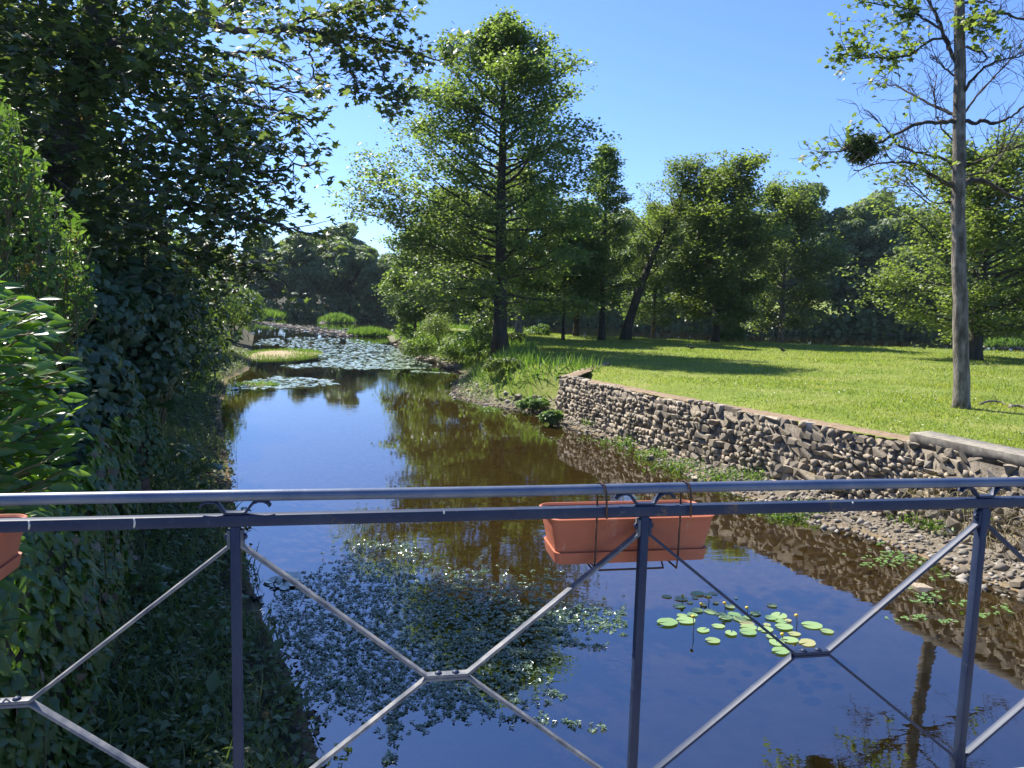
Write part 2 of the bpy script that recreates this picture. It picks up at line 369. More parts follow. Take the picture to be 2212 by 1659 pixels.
def paint_mat():
    m, t, N, L, p = nodes('rail_paint')
    f = noise(N, L, 3.5, 8, .7); f2 = noise(N, L, 40, 6, .7)
    c = ramp(N, L, f, [(.35, (.011, .020, .052)), (.55, (.022, .034, .068)), (.74, (.055, .066, .095))])
    c = mixc(N, L, ramp(N, L, f2, [(.62, (0, 0, 0)), (.74, (.55, .55, .55))]), c, (.13, .13, .13))
    c = mixc(N, L, ramp(N, L, noise(N, L, 9, 8, .8), [(.60, (0, 0, 0)), (.66, (.85, .85, .85))]), c, (.12, .085, .055))
    L.new(c, p.inputs['Base Color']); p.inputs['Roughness'].default_value = .5; p.inputs['Specular IOR Level'].default_value = .28
    bump(N, L, p, f2, .25, .002); return m
def tube_mat():
    m, t, N, L, p = nodes('rail_tube')
    f = noise(N, L, 6, 8, .7); f2 = noise(N, L, 60, 6, .7)
    c = ramp(N, L, f, [(.35, (.07, .10, .165)), (.6, (.13, .155, .21)), (.75, (.20, .20, .195))])
    L.new(c, p.inputs['Base Color']); p.inputs['Roughness'].default_value = .42; p.inputs['Metallic'].default_value = .35
    bump(N, L, p, f2, .2, .002); return m
M['paint'] = paint_mat(); M['tubepaint'] = tube_mat()
M['paintworn'] = surf('rail_paint_worn', [(.35, (.06, .068, .085)), (.52, (.14, .145, .155)), (.64, (.24, .23, .215)), (.75, (.16, .11, .07))], 14, .55, .3, .002, 8)
def make_railing():
    root = empty('bridge_railing', (RAIL_O[0], RAIL_O[1], DECK)); root.rotation_euler = (0, rad(.6), RAIL_A)
    tag(root, 'blue painted iron bridge railing with crossed braces and a round handrail', 'railing')
    x0, x1 = -3.05 * SP, 4.05 * SP
    ztop, zr = 1.034, .965                       # handrail and flat rail centres above the deck
    mb = MB(); xs = np.linspace(x0, x1, 44); mb.tube(np.stack([xs, np.zeros(44), ztop + .0015 * np.sin(xs * 3)], 1), .0165, 14)
    mb.obj('handrail', root, M['tubepaint'], True)
    def bev(o, w_=.0025):
        b = o.modifiers.new('edge', 'BEVEL'); b.width = w_; b.segments = 2; b.limit_method = 'ANGLE'; return o
    mb = MB(); mb.box(((x0 + x1) / 2, 0, zr), (x1 - x0, .032, .032)); bev(mb.obj('flat_rail', root, M['paint']))
    pm = MB(); pm.box((0, 0, (zr - .016) / 2), (.026, .030, zr - .0165)); pme = pm.mesh('post'); pme.materials.append(M['paint'])
    # scroll carrier: bent flat bar, two arms that curl outwards under the handrail
    prof = [(-.094, .022), (-.088, .031), (-.076, .037), (-.062, .0375), (-.048, .032), (-.038, .020), (-.028, .006), (-.020, .0045),
            (.020, .0045), (.028, .006), (.038, .020), (.048, .032), (.062, .0375), (.076, .037), (.088, .031), (.094, .022)]
    sb = MB(); sb.strip(prof, .007, .024); sme = sb.mesh('scroll_bracket'); sme.materials.append(M['paint'])
    h = SP / 2; g = .0178; zc = .468
    upb = [(g, zr - .026), (g, zr - .075), (h - .062, zc + .0048), (h + .062, zc + .0048), (SP - g, zr - .075), (SP - g, zr - .026)]
    lob = [(g, .012), (g, .055), (h - .062, zc - .0048), (h + .062, zc - .0048), (SP - g, .055), (SP - g, .012)]
    ub = MB(); ub.strip(upb, .009, .027); ume = ub.mesh('upper_brace'); ume.materials.append(M['paint'])
    lb = MB(); lb.strip(lob, .009, .027); lme = lb.mesh('lower_brace'); lme.materials.append(M['paint'])
    rv = MB(); rv.tube([(0, 0, 0), (0, 0, .003), (0, 0, .0065), (0, 0, .008)], [.0115, .0105, .007, .001], 10); rme = rv.mesh('rivet'); rme.materials.append(M['paint'])
    bl = MB(); bl.tube([(0, 0, 0), (.005, 0, 0), (.009, 0, 0)], [.010, .009, .004], 8); bme = bl.mesh('bolt'); bme.materials.append(M['paint'])
    umw = ume.copy(); lmw = lme.copy()
    for q_ in (umw, lmw): q_.materials.clear(); q_.materials.append(M['paintworn'])
    for k in range(-3, 5):
        o = bev(new_obj('post', pme, root)); o.location = (k * SP, 0, 0)
        o = bev(new_obj('scroll_bracket', sme, root), .0015); o.location = (k * SP, 0, zr + .0165)
    for k in range(-3, 4):
        um, lm = (ume, lme) if k >= 0 else (umw, lmw)
        a = bev(new_obj('upper_brace', um, root), .0015); a.location = (k * SP, 0, 0)
        b = bev(new_obj('lower_brace', lm, root), .0015); b.location = (k * SP, 0, 0)
        for dx in (-.026, .026):
            r = new_obj('rivet', rme, a); r.location = (h + dx, 0, zc + .0092)
        for xx, sgn in ((g + .0045, 1), (SP - g - .0045, -1)):
            r = new_obj('bolt', bme, a); r.location = (xx, 0, zr - .048); r.rotation_euler = (0, 0, 0 if sgn > 0 else math.pi)
    wm = surf('dried_dropping', [(.3, (.45, .44, .40)), (.7, (.65, .64, .60))], 60, .9, .2, .001)
    for x_, h_ in ((-1.72, .024), (-1.46, .026), (-.62, .008), (.70, .006)):
        d_ = MB(); d_.tube([(x_, -.0162, zr + .016), (x_ + .001, -.0168, zr + .016 - h_ * .5), (x_ - .001, -.0166, zr + .016 - h_)], [.0022, .003, .0018], 6); d_.obj('dropping', root, wm)
    return root
make_railing()

M['terracotta'] = surf('terracotta_plastic', [(.3, (.33, .095, .048)), (.62, (.42, .135, .072)), (.8, (.48, .23, .15))], 5, .62, .2, .003, 8, scale2=50)
def scuff(m):
    N, L = m.node_tree.nodes, m.node_tree.links; p_ = N['Principled BSDF']; src = p_.inputs['Base Color'].links[0].from_socket
    c = mixc(N, L, ramp(N, L, noise(N, L, 17, 9, .8, stretch=(1, 1, .45)), [(.58, (0, 0, 0)), (.70, (.45, .45, .45))]), src, (.55, .36, .27)); c = mixc(N, L, ramp(N, L, noise(N, L, 5, 6, .7), [(.5, (0, 0, 0)), (.75, (.35, .35, .35))]), c, (.22, .07, .04)); L.new(c, p_.inputs['Base Color'])
scuff(M['terracotta'])
M['wire'] = surf('rusty_wire', [(.35, (.035, .03, .025)), (.65, (.12, .055, .025))], 30, .8, .4, .003)
M['soil'] = surf('potting_soil', [(.3, (.02, .014, .01)), (.7, (.06, .045, .03))], 40, .95, .8, .02)
def make_planter(label, xc, w, yin, ztop=.934, hh=.148, d=.19, tilt=0.0):
    Rm = Matrix.Rotation(RAIL_A, 4, 'Z')
    base = Matrix.Translation((RAIL_O[0], RAIL_O[1], DECK)) @ Matrix.Rotation(RAIL_A, 4, 'Z') @ Matrix.Rotation(rad(.6), 4, 'Y')
    root = empty('window_box_planter'); root.matrix_world = base @ Matrix.Translation((xc, yin + d / 2, ztop - hh)) @ Matrix.Rotation(tilt, 4, 'Z')
    tag(root, label, 'planter', 'terracotta planters hung on the railing')
    def loop(wd, dp, z, r, n=6):
        P = []
        for cx, cy, a0 in ((1, 1, 0), (-1, 1, 90), (-1, -1, 180), (1, -1, 270)):
            for i in range(n):
                a = rad(a0 + 90 * i / (n - 1)); P.append((cx * (wd / 2 - r) + r * math.cos(a), cy * (dp / 2 - r) + r * math.sin(a), z))
        return np.array(P)
    def loft(name, loops, mat, parent, close=True):
        mb = MB(); n = len(loops[0]); V = np.concatenate(loops); k = np.arange(n); k2 = (k + 1) % n
        fs = [np.stack([i * n + k, i * n + k2, (i + 1) * n + k2, (i + 1) * n + k], 1) for i in range(len(loops) - 1)]
        if close: fs.append(np.arange(n)[None][:, ::-1])
        mb.add(V, fs); o = mb.obj(name, parent, mat, True)
        o.modifiers.new('e', 'EDGE_SPLIT').split_angle = rad(35); return o
    W, D = w, d; wb, db = w * .90, d * .82
    f = lambda t: (wb + (W - wb) * t, db + (D - db) * t)
    L_ = []
    for t in (0.0, .25):
        a, b = f(t); L_.append(loop(a + .014, b + .014, hh * t, .022))
    loft('foot_band', L_ + [loop(f(.25)[0], f(.25)[1], hh * .252, .02)], M['terracotta'], root)
    L_ = [loop(*f(.02), hh * .02, .02)]
    for t in (.25, .60): L_.append(loop(*f(t), hh * t, .025))
    L_.append(loop(f(.60)[0] + .003, f(.60)[1] + .003, hh * .605, .026)); L_.append(loop(f(.96)[0] + .003, f(.96)[1] + .003, hh * .96, .03))
    loft('box_body', L_, M['terracotta'], root)
    rim = [loop(f(.94)[0] + .004, f(.94)[1] + .004, hh * .93, .03), loop(W + .012, D + .012, hh * .95, .04), loop(W + .014, D + .014, hh * .985, .04), loop(W + .008, D + .008, hh, .04), loop(W, D, hh, .035), loop(W - .012, D - .012, hh * .96, .03), loop(W - .03, D - .03, hh * .62, .02)]
    loft('rim', rim, M['terracotta'], root, False)
    loft('potting_soil', [loop(W - .028, D - .028, hh * .60, .02), loop(W - .028, D - .028, hh * .64, .02)[:]], M['soil'], root)
    mb = MB(); lp = loop(W - .027, D - .027, hh * .645, .02); mb.add(lp, np.arange(len(lp))[None]); mb.obj('soil_surface', root, M['soil'])
    # wire hangers: hook over the handrail, down the front of the box, under it and up behind
    hz = 1.034 - (ztop - hh); yr = -(yin + d / 2)
    for dx in (-.135, .135):
        if abs(xc) > 1 and dx < 0 and False: continue
        pts = [(dx + .022, yr - .026, hz - .085), (dx + .018, yr - .026, hz - .01), (dx + .014, yr - .017, hz + .016), (dx + .005, yr, hz + .023), (dx, yr + .018, hz + .015), (dx, yr + .027, hz - .01), (dx, yr + .028, .05), (dx, yr + .03, -.012), (dx, d / 2, -.014), (dx, d / 2 + .028, hh * .8)]
        pts[6] = (dx, -d / 2 - .026, .03); pts[7] = (dx, -d / 2 - .018, -.014); pts[5] = (dx, -d / 2 - .026, hz - .06)
        mb = MB(); mb.tube(pts, .0032, 6); mb.obj('wire_hanger', root, M['wire'], True)
    mb = MB(); mb.tube([(-.13 * w / .5, .05, -.012), (-.10 * w / .5, -.075, -.026), (.10 * w / .5, -.075, -.026), (.13 * w / .5, .05, -.012)], .0035, 6); mb.obj('wire_cradle', root, M['wire'], True)
    return root
make_planter('terracotta trough hanging under the middle of the railing beside its centre post', -.015, .535, .030)
make_planter('terracotta trough cut off by the frame beside the cherry laurel', -2.085, .535, .030)

# ------------------------------------------------------------------ stone retaining wall
M['stone'] = surf('wall_stone', [(.25, (.10, .085, .065)), (.5, (.23, .20, .16)), (.75, (.38, .345, .29))], 7, .95, .8, .03, 8)
def _stone_mat():
    m, t, N, L, p = nodes('wall_stone_varied')
    oi = N.new('ShaderNodeObjectInfo'); g = N.new('ShaderNodeNewGeometry')
    base = ramp(N, L, noise(N, L, 9, 8, .7), [(.3, (.19, .16, .122)), (.5, (.34, .298, .24)), (.72, (.50, .45, .375))])
    v = N.new('ShaderNodeMath'); v.operation = 'ADD'; L.new(oi.outputs['Random'], v.inputs[0]); L.new(g.outputs['Random Per Island'], v.inputs[1])
    fr = N.new('ShaderNodeMath'); fr.operation = 'FRACT'; L.new(v.outputs[0], fr.inputs[0])
    c = mixc(N, L, 1.0, base, ramp(N, L, fr.outputs[0], [(0, (.6, .57, .52)), (.5, (.92, .9, .86)), (.8, (1.05, .98, .86)), (1, (1.3, 1.28, 1.24))]), 'MULTIPLY')
    moss = ramp(N, L, noise(N, L, 2.6, 6, .7, coord='Generated'), [(.58, (0, 0, 0)), (.72, (.7, .7, .7))])
    c = mixc(N, L, moss, c, (.10, .095, .05))
    L.new(c, p.inputs['Base Color']); p.inputs['Roughness'].default_value = .95; p.inputs['Specular IOR Level'].default_value = .15
    bump(N, L, p, noise(N, L, 28, 8, .75), .8, .02); return m
M['stonev'] = _stone_mat()
M['core'] = surf('wall_core_earth', [(.3, (.11, .092, .068)), (.7, (.26, .22, .17))], 9, .98, .8, .03)
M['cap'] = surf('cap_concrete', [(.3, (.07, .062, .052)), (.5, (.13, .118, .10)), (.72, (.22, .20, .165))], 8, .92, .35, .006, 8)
M['captop'] = surf('cap_pale_top', [(.3, (.15, .13, .10)), (.5, (.25, .225, .18)), (.7, (.34, .29, .20))], 9, .92, .3, .006, 8)  # coping top, coloured paler than the front face
M['dryturf'] = surf('dry_turf', [(.3, (.16, .11, .065)), (.7, (.30, .22, .14))], 12, .95, .6, .02)
def stone_mesh(rng, name):
    import bmesh
    bm = bmesh.new(); N_ = 18
    d = rnd_dir(rng, N_); d = np.sign(d) * np.abs(d) ** .38; d *= (.5 / np.abs(d).max(1, keepdims=True)) * rng.uniform(.86, 1.0, (N_, 1))
    for q in d: bm.verts.new(q)
    r = bmesh.ops.convex_hull(bm, input=bm.verts)
    bmesh.ops.delete(bm, geom=list({e for e in r['geom_interior'] if isinstance(e, bmesh.types.BMVert)}), context='VERTS')
    me = bpy.data.meshes.new(name); bm.to_mesh(me); bm.free(); return me
srng = np.random.default_rng(5)
STONES = [stone_mesh(srng, 'stone') for _ in range(18)]
for s_ in STONES: s_.materials.append(M['stonev'])
STONE_V = []
for me in STONES:
    v = np.zeros(len(me.vertices) * 3, np.float32); me.vertices.foreach_get('co', v)
    STONE_V.append((v.reshape(-1, 3).astype(float), [np.array([list(p.vertices) for p in me.polygons if len(p.vertices) == k]) for k in (3, 4) if any(len(p.vertices) == k for p in me.polygons)]))
def make_wall():
    rng = np.random.default_rng(11)
    root = empty('stone_retaining_wall', tuple((W0 + W1) / 2 * np.array([1, 1, 0])))
    off = np.array(root.location)
    tag(root, 'dry stone retaining wall of rough grey rubble along the meadow above the gravel', 'wall')
    P = [WR - np.array([0, 0, 0])] + wall_pts
    segs = [(P[i], P[i + 1]) for i in range(len(P) - 1)]
    core = MB(); jobs = []
    for a, b in segs:
        e = (b - a); ln = np.linalg.norm(e[:2]); e2 = np.array([e[0], e[1], 0]) / ln
        n = np.array([e2[1], -e2[0], 0]);
        if np.dot(n, np.array([-1, -.6, 0])) < 0: n = -n           # face the water
        mid = (a + b) / 2; Rm = np.stack([e2, -n, np.array([0, 0, 1])], 1)
        ztop = mid[2]
        core.box(np.array([mid[0], mid[1], (ztop - .35) / 2]) - n * .03 - off, (ln + .06, .18, ztop + .20), Rm)
        x00 = -.04
        while x00 < ln:
          x01 = min(x00 + rng.uniform(.7, 1.5), ln + .02); z = -.05 + rng.uniform(-.04, .04); big = rng.random() < .3
          while z < ztop - .03:
            hgt = rng.uniform(.06, .125) if not big else rng.uniform(.09, .18)
            if z + hgt > ztop - .05: hgt = max(.05, ztop - z + .01)
            x = x00 + rng.uniform(-.05, .03)
            while x < x01:
                l = hgt * rng.uniform(.7, 1.6)
                if rng.random() < .08: l = hgt * 2.5
                jit = rng.normal(0, .012)
                wz = .018 * math.sin(x * 2.3 + z * 5) + rng.normal(0, .008)
                batter = .14 * (1 - z / ztop)
                c = a + e2 * (x + l / 2); c = np.array([c[0], c[1], z + hgt / 2 + wz]) + n * (batter - .03 + rng.uniform(-.035, .04))
                if not (x > .0 and rng.random() < .03): jobs.append((c - off, (l * rng.uniform(1.0, 1.16), rng.uniform(.16, .26), hgt * rng.uniform(.98, 1.22)), Rm, rng.normal(0, .10, 3)))
                x += l
            z += hgt * .97
          x00 = x01
    core.obj('earth_core', root, M['core'])
    key = [np.linalg.norm((j[0] + off)[:2]) for j in jobs]; order = np.argsort([k / (j[1][0] * j[1][2]) ** .5 if j[0][2] > -.01 else 1e9 for k, j in zip(key, jobs)])
    vis = [i for i in order if (at := jobs[i][0] + off)[0] / at[1] < .72]
    rest = [i for i in order if i not in set(vis[:298])]
    for i in vis[:298]:
        c, d, Rm, tw = jobs[i]
        o = new_obj('stone', STONES[int(rng.integers(len(STONES)))], root)
        Mx = Matrix(Rm.tolist()) @ Matrix.Rotation(tw[0], 3, 'Y') @ Matrix.Rotation(tw[1], 3, 'Z')
        o.matrix_local = Matrix.Translation(c.tolist()) @ Mx.to_4x4() @ Matrix.Diagonal((*d, 1))
    mb = MB()
    for i in rest:
        c, d, Rm, tw = jobs[i]; T, F = STONE_V[int(rng.integers(len(STONES)))]
        mb.add((T * np.array(d)) @ Rm.T + c, F)
    tag(mb.obj('rubble_stones', root, M['stonev']), kind='stuff')
    # concrete coping on the near end
    a = W1; b = W3; e = b - a; ln = np.linalg.norm(e[:2]); e2 = np.array([e[0], e[1], 0]) / ln; n = np.array([e2[1], -e2[0], 0])
    if np.dot(n, np.array([-1, -.6, 0])) < 0: n = -n
    Rm = np.stack([e2, -n, np.array([0, 0, 1])], 1)
    cp = MB(); nn = 40
    xs = np.linspace(0, ln, nn); prof = [(-.05, -.03), (-.06, .192), (-.05, .20), (.36, .212), (.38, .0)]
    V = []
    for x in xs:
        drop = (0.02 + .05 * max(0, math.sin(x * 2.1 + .5)) + .03 * math.sin(x * 7)) * (1 if x > .2 else 0)
        for k, (py, pz) in enumerate(prof):
            q = a + e2 * x - n * (py + rng.normal(0, .002)); V.append((q[0], q[1], a[2] - .02 + pz * .85 - (drop * .8 if k == 0 else 0) + rng.normal(0, .002)))
    k = np.arange(5)[None]; k2 = (k + 1) % 5; i0 = np.arange(nn - 1)[:, None] * 5
    cp.add(np.array(V) - off, [np.stack([i0 + k, i0 + k2, i0 + 5 + k2, i0 + 5 + k], -1).reshape(-1, 4), np.array([[4, 3, 2, 1, 0]]), np.array([[0, 1, 2, 3, 4]]) + (nn - 1) * 5])
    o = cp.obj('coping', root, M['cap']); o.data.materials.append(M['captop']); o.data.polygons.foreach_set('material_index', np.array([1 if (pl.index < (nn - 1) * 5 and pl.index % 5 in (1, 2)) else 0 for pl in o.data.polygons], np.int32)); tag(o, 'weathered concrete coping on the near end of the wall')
    # band of dry turf and crumbs lying on the top
    tb = MB()
    for a, b in segs[:-2]:
        e = b - a; ln = np.linalg.norm(e[:2]); e2 = np.array([e[0], e[1], 0]) / ln; n = np.array([e2[1], -e2[0], 0])
        if np.dot(n, np.array([-1, -.6, 0])) < 0: n = -n
        m_ = max(6, int(ln / .12)); V = []
        for i in range(m_ + 1):
            q = a + (b - a) * i / m_
            for t_, zz in ((-.03, .0), (.08, .03), (.24, .035), (.40, .012)):
                V.append(q - n * (t_ + rng.normal(0, .02)) + np.array([0, 0, zz + rng.normal(0, .008)]) - off)
        i0 = np.arange(m_)[:, None] * 4; k = np.arange(3)[None]
        tb.add(V, np.stack([i0 + k, i0 + k + 1, i0 + 4 + k + 1, i0 + 4 + k], -1).reshape(-1, 4))
    tb.obj('dry_turf_edge', root, M['dryturf'], True)
make_wall()

# ------------------------------------------------------------------ trees
def limb(rng, p, d, ln, r0, r1, nseg=6, wob=.12, lift=0.0):
    pts = [np.array(p, float)]; d = np.array(d, float); d /= np.linalg.norm(d)
    for i in range(nseg):
        d = d + rng.normal(0, wob, 3) + np.array([0, 0, lift]); d /= np.linalg.norm(d); pts.append(pts[-1] + d * ln / nseg)
    return np.array(pts), np.linspace(r0, r1, nseg + 1)
def smooth_path(P, n=14, jit=0.0, rng=None):
    P = np.asarray(P, float); t = np.concatenate([[0], np.cumsum(np.linalg.norm(np.diff(P, axis=0), axis=1))]); s_ = np.linspace(0, t[-1], n)
    Q = np.stack([np.interp(s_, t, P[:, k]) for k in range(3)], 1)
    Q[1:-1] = (Q[:-2] + 2 * Q[1:-1] + Q[2:]) / 4
    if rng is not None and jit: Q[1:-1] += rng.normal(0, jit, (n - 2, 3))
    return Q
def leaf_cloud(mb, rng, anchors, per, spread, size, T=LEAF, flat=.6, upb=.8, droop=.3, out=None):
    """per leaves round every anchor"""
    A = np.repeat(np.asarray(anchors), per, 0); N = len(A)
    c = A + rng.normal(0, 1, (N, 3)) * np.array([spread, spread, spread * flat])
    n = rnd_dir(rng, N); n[:, 2] = np.abs(n[:, 2]) * 1.0 + upb
    t = rnd_dir(rng, N); t[:, 2] -= droop
    if out is not None: t += np.repeat(out, per, 0)
    mb.scatter(T[0], T[1], c, n, t, size * rng.uniform(.65, 1.3, N))

def skeleton_tree(name, label, cat, base, H, tr, prof, mats, seed, nprim=46, first=.14, per=7, leaf=.16, spread=.30, elev=(5, 35), lean=(0, 0), group=None, sub=7, twigs=3, bare=0.0, sides=9, extra=None, drop=0.0, flat=.45):
    """tree with one leader: limbs leave the trunk at golden-angle steps and carry twigs and leaf sprays"""
    rng = np.random.default_rng(seed); root = empty(name, tuple(base)); tag(root, label, cat, group)
    wood = MB(); fol = MB()
    nz = 16; hs = np.linspace(0, 1, nz); tp = np.stack([lean[0] * hs ** 1.3 + np.cumsum(rng.normal(0, .012 * H / 16, nz)), lean[1] * hs ** 1.3 + np.cumsum(rng.normal(0, .012 * H / 16, nz)), hs * H], 1)
    tp[:, :2] -= tp[0, :2]; tp[0, 2] = -.15
    rr = tr * (1 - hs * .96) ** .8; rr[0] *= 1.35; rr[1] *= 1.05
    wood.tube(tp, rr, sides)
    anch = []; az = rng.uniform(0, 6.28)
    for i in range(nprim):
        f = first + (1 - first) * (i + rng.uniform(-.3, .3)) / nprim; f = min(max(f, first), .985)
        az += 2.4 + rng.normal(0, .35)
        p = np.array([np.interp(f, hs, tp[:, k]) for k in range(3)]); r_ = np.interp(f, hs, rr)
        ln = prof(f, az) * rng.uniform(.72, 1.12)
        el = rad(np.interp(f, [first, 1], elev) + rng.normal(0, 8))
        d = np.array([math.cos(az) * math.cos(el), math.sin(az) * math.cos(el), math.sin(el)])
        pts, rd = limb(rng, p, d, ln, min(r_ * .55, .02 + .011 * ln), .006, 7, .10, .02 + drop)
        wood.tube(pts, rd, 5, False)
        for j in range(sub):
            t_ = rng.uniform(.22, 1.0); k = t_ * 7; a = int(min(k, 6)); q = pts[a] + (pts[a + 1] - pts[a]) * (k - a)
            dd = d + rng.normal(0, .55, 3) * np.array([1, 1, .55]); sl = ln * rng.uniform(.2, .42) * (1.25 - t_ * .7)
            sp, sr = limb(rng, q, dd, sl, .012, .003, 4, .18, .02)
            wood.tube(sp, sr, 3, False)
            if rng.random() > bare:
                for m_ in range(twigs): anch.append(sp[rng.integers(1, 5)] + rng.normal(0, .12, 3))
        if rng.random() > bare: anch.append(pts[-1]); anch.append(pts[-2])
    if extra is not None: extra(rng, wood, anch)
    wood.obj('trunk', root, mats[0], True)
    anch = np.array(anch); leaf_cloud(fol, rng, anch, per, spread, leaf, T=(LEAF[0] * np.array([1.5, 1, 1]), LEAF[1]), flat=flat)
    fol.obj('crown', root, mats[1]); return root

def lobed_crown(rng, mb, centre, rad3, nl, leaves, size, T=BLOB, lr=(.22, .42), low=-1.0, upb=.35):
    """crown of many leafy clumps: leaves on the outside of every clump"""
    d = rnd_dir(rng, nl); d[:, 2] = np.maximum(d[:, 2], low); k = rng.uniform(.45, 1.0, (nl, 1)) ** .6
    C = np.asarray(centre) + d * k * np.asarray(rad3) * (1 - lr[1] * .6) * rng.uniform(.86, 1.1, (nl, 1))
    Rl = rng.uniform(*lr, nl) * min(rad3[0], rad3[2])
    wgt = Rl ** 2; cnt = (leaves * wgt / wgt.sum()).astype(int)
    c = np.repeat(C, cnt, 0); R_ = np.repeat(Rl, cnt)[:, None]; N = len(c)
    o = rnd_dir(rng, N); o[:, 2] = np.where(rng.random(N) < .55, np.abs(o[:, 2]), o[:, 2])
    pos = c + o * R_ * np.array([1.12, 1.12, .82]) * rng.uniform(.72, 1.1, (N, 1))
    n = o + rnd_dir(rng, N) * .7; n[:, 2] += upb
    t = rnd_dir(rng, N); t[:, 2] -= .4
    mb.scatter(T[0], T[1], pos, n, t, size * rng.uniform(.6, 1.3, N)); return C

def lobed_tree(name, label, cat, base, H, R_, mats, seed, leaves=9000, size=.3, zlo=.25, nl=40, tr=.2, group=None, lean=(0, 0), nlimb=9, lr=(.22, .42), trunkvis=True):
    rng = np.random.default_rng(seed); root = empty(name, tuple(base)); tag(root, label, cat, group)
    fol = MB(); wood = MB(); zc = H * (zlo + (1 - zlo) * .5); rz = H * (1 - zlo) * .5
    C = lobed_crown(rng, fol, (lean[0], lean[1], zc), (R_, R_, rz), nl, leaves, size, lr=lr)
    hs = np.linspace(0, 1, 8); tp = np.stack([lean[0] * hs * .9 + np.cumsum(rng.normal(0, .03, 8)), lean[1] * hs * .9 + np.cumsum(rng.normal(0, .03, 8)), hs * H * .8], 1); tp[:, :2] -= tp[0, :2]; tp[0, 2] = -.2
    rr = tr * (1 - .85 * hs); rr[0] *= 1.3; wood.tube(tp, rr, 7)
    for i in range(nlimb):
        q = C[i % len(C)]; f = rng.uniform(.25, .75); p = np.array([np.interp(f, hs, tp[:, k]) for k in range(3)])
        if q[2] < p[2]: p = p * np.array([1, 1, .6])
        wood.tube(smooth_path([p, (p + q) / 2 + rng.normal(0, .15, 3) - np.array([0, 0, .1]), q], 7, .04, rng), np.linspace(tr * .35, .02, 7), 4, False)
    wood.obj('trunk', root, mats[0], True); fol.obj('crown', root, mats[1]); return root

def copy_tree(src, loc, rz, s, label, group):
    c = src.copy(); COL.objects.link(c); c.location = loc; c.rotation_euler = (0, 0, rz); c.scale = s; c['label'] = label
    if group: c['group'] = group
    for ch in src.children:
        k = ch.copy(); COL.objects.link(k); k.parent = c
    return c
def gz(x, y): return float(ground_h(np.array([x]), np.array([y]))[0])

# --- the big alder by the stream
def alder_prof(f, az):
    w_ = np.interp(f, [.12, .2, .3, .45, .6, .75, .86, .94, 1], [3.8, 4.8, 5.3, 5.4, 5.0, 3.9, 2.2, 1.2, .5])
    return w_
ab = on_z(1080, 757, 1.15); ab[2] = 1.1
def alder_extra(rng, wood, anch):
    # the long low limb reaching out over the water on the left, and a bare one in the top
    for path, r_, n in (([(1060, 560), (1000, 545), (950, 525), (880, 495), (810, 465), (755, 450)], .09, 60), ([(1065, 470), (1000, 455), (930, 460), (870, 440), (820, 400), (800, 350)], .05, 46), ([(1075, 330), (1010, 300), (950, 280), (890, 290)], .05, 20)):
        P = np.array([at_d(u, v, 39.2 - 1.5 * i / 5) - ab for i, (u, v) in enumerate(path)]); Q = smooth_path(P, 14, .05, rng); wood.tube(Q, np.linspace(r_, .012, 14), 5, False)
        for i in range(n):
            a = Q[rng.integers(4, 14)]; sp, sr = limb(rng, a, rng.normal(0, 1, 3) * np.array([1, 1, .5]) + np.array([-.2, 0, .75]), rng.uniform(.5, 1.9), .012, .003, 4, .15, .05); wood.tube(sp, sr, 3, False)
            anch += [sp[2], sp[3], sp[4]]
    for u, v in ((1040, 40), (1110, 35), (1065, 25)):
        P = [at_d(1078, 170, 39.5) - ab, at_d((1078 + u) / 2, 100, 39.5) - ab, at_d(u, v, 39.4) - ab]; wood.tube(smooth_path(P, 8, .03, rng), np.linspace(.03, .005, 8), 4, False)
skeleton_tree('alder_tree', 'tallest tree, a broad conical alder on the bank where shadow crosses the meadow', 'tree', ab, 15.3, .38, alder_prof, (M['barkdark'], M['alder']), 3, nprim=96, first=.15, per=17, leaf=.17, spread=.33, elev=(2, 38), sub=9, twigs=4, extra=alder_extra, group='trees round the meadow', flat=.4)

# --- the other trees round the meadow
def zpt(u, v, z=1.15): return on_z(u, v, z)
p = zpt(1300, 735); skeleton_tree('slender_alder', 'slender open-topped alder just beyond the right side of the tallest tree', 'tree', p, 12.0, .22, lambda f, az: np.interp(f, [.1, .3, .6, .85, 1], [2.8, 2.7, 2.0, 1.1, .4]), (M['barkdark'], M['alder']), 8, nprim=50, first=.2, per=16, leaf=.17, spread=.25, elev=(10, 45), sub=7, twigs=3, bare=.12, group='trees round the meadow')
p = zpt(1350, 735); skeleton_tree('leaning_tree', 'dark ivy-clad tree leaning to the right with thin feathery top', 'tree', p, 11.2, .34, lambda f, az: np.interp(f, [.2, .5, .8, 1], [2.2, 2.6, 2.2, 1.0]), (M['barkdark'], M['broad']), 21, nprim=44, first=.34, per=20, leaf=.16, spread=.32, elev=(20, 55), lean=(4.2, .5), sub=7, twigs=2, bare=.35, group='trees round the meadow')
def dome(R_, first, top=.5):
    return lambda f, az: R_ * (.62 + .38 * math.sin(math.pi * min(1, (f - first) / (1 - first) * .8 + .12))) * np.interp(f, [.7, 1], [1, top]) * (1 + .22 * math.sin(2 * az + R_ * 7) + .12 * math.sin(3 * az + R_))
RM = 'trees round the meadow'
def meadow_tree(name, label, p, H, R_, bark, leafm, seed, tr, first=.16, nprim=46, per=12, leaf=.20, spread=.32, elev=(5, 52), sub=9, twigs=4, lean=(0, 0), bare=.03, top=.5, flat=.5):
    return skeleton_tree(name, label, 'tree', p, H, tr, dome(R_, first, top), (M[bark], M[leafm]), seed, nprim=nprim, first=first, per=per, leaf=leaf, spread=spread, elev=elev, sub=sub, twigs=twigs, lean=lean, bare=bare, group=RM, flat=flat)
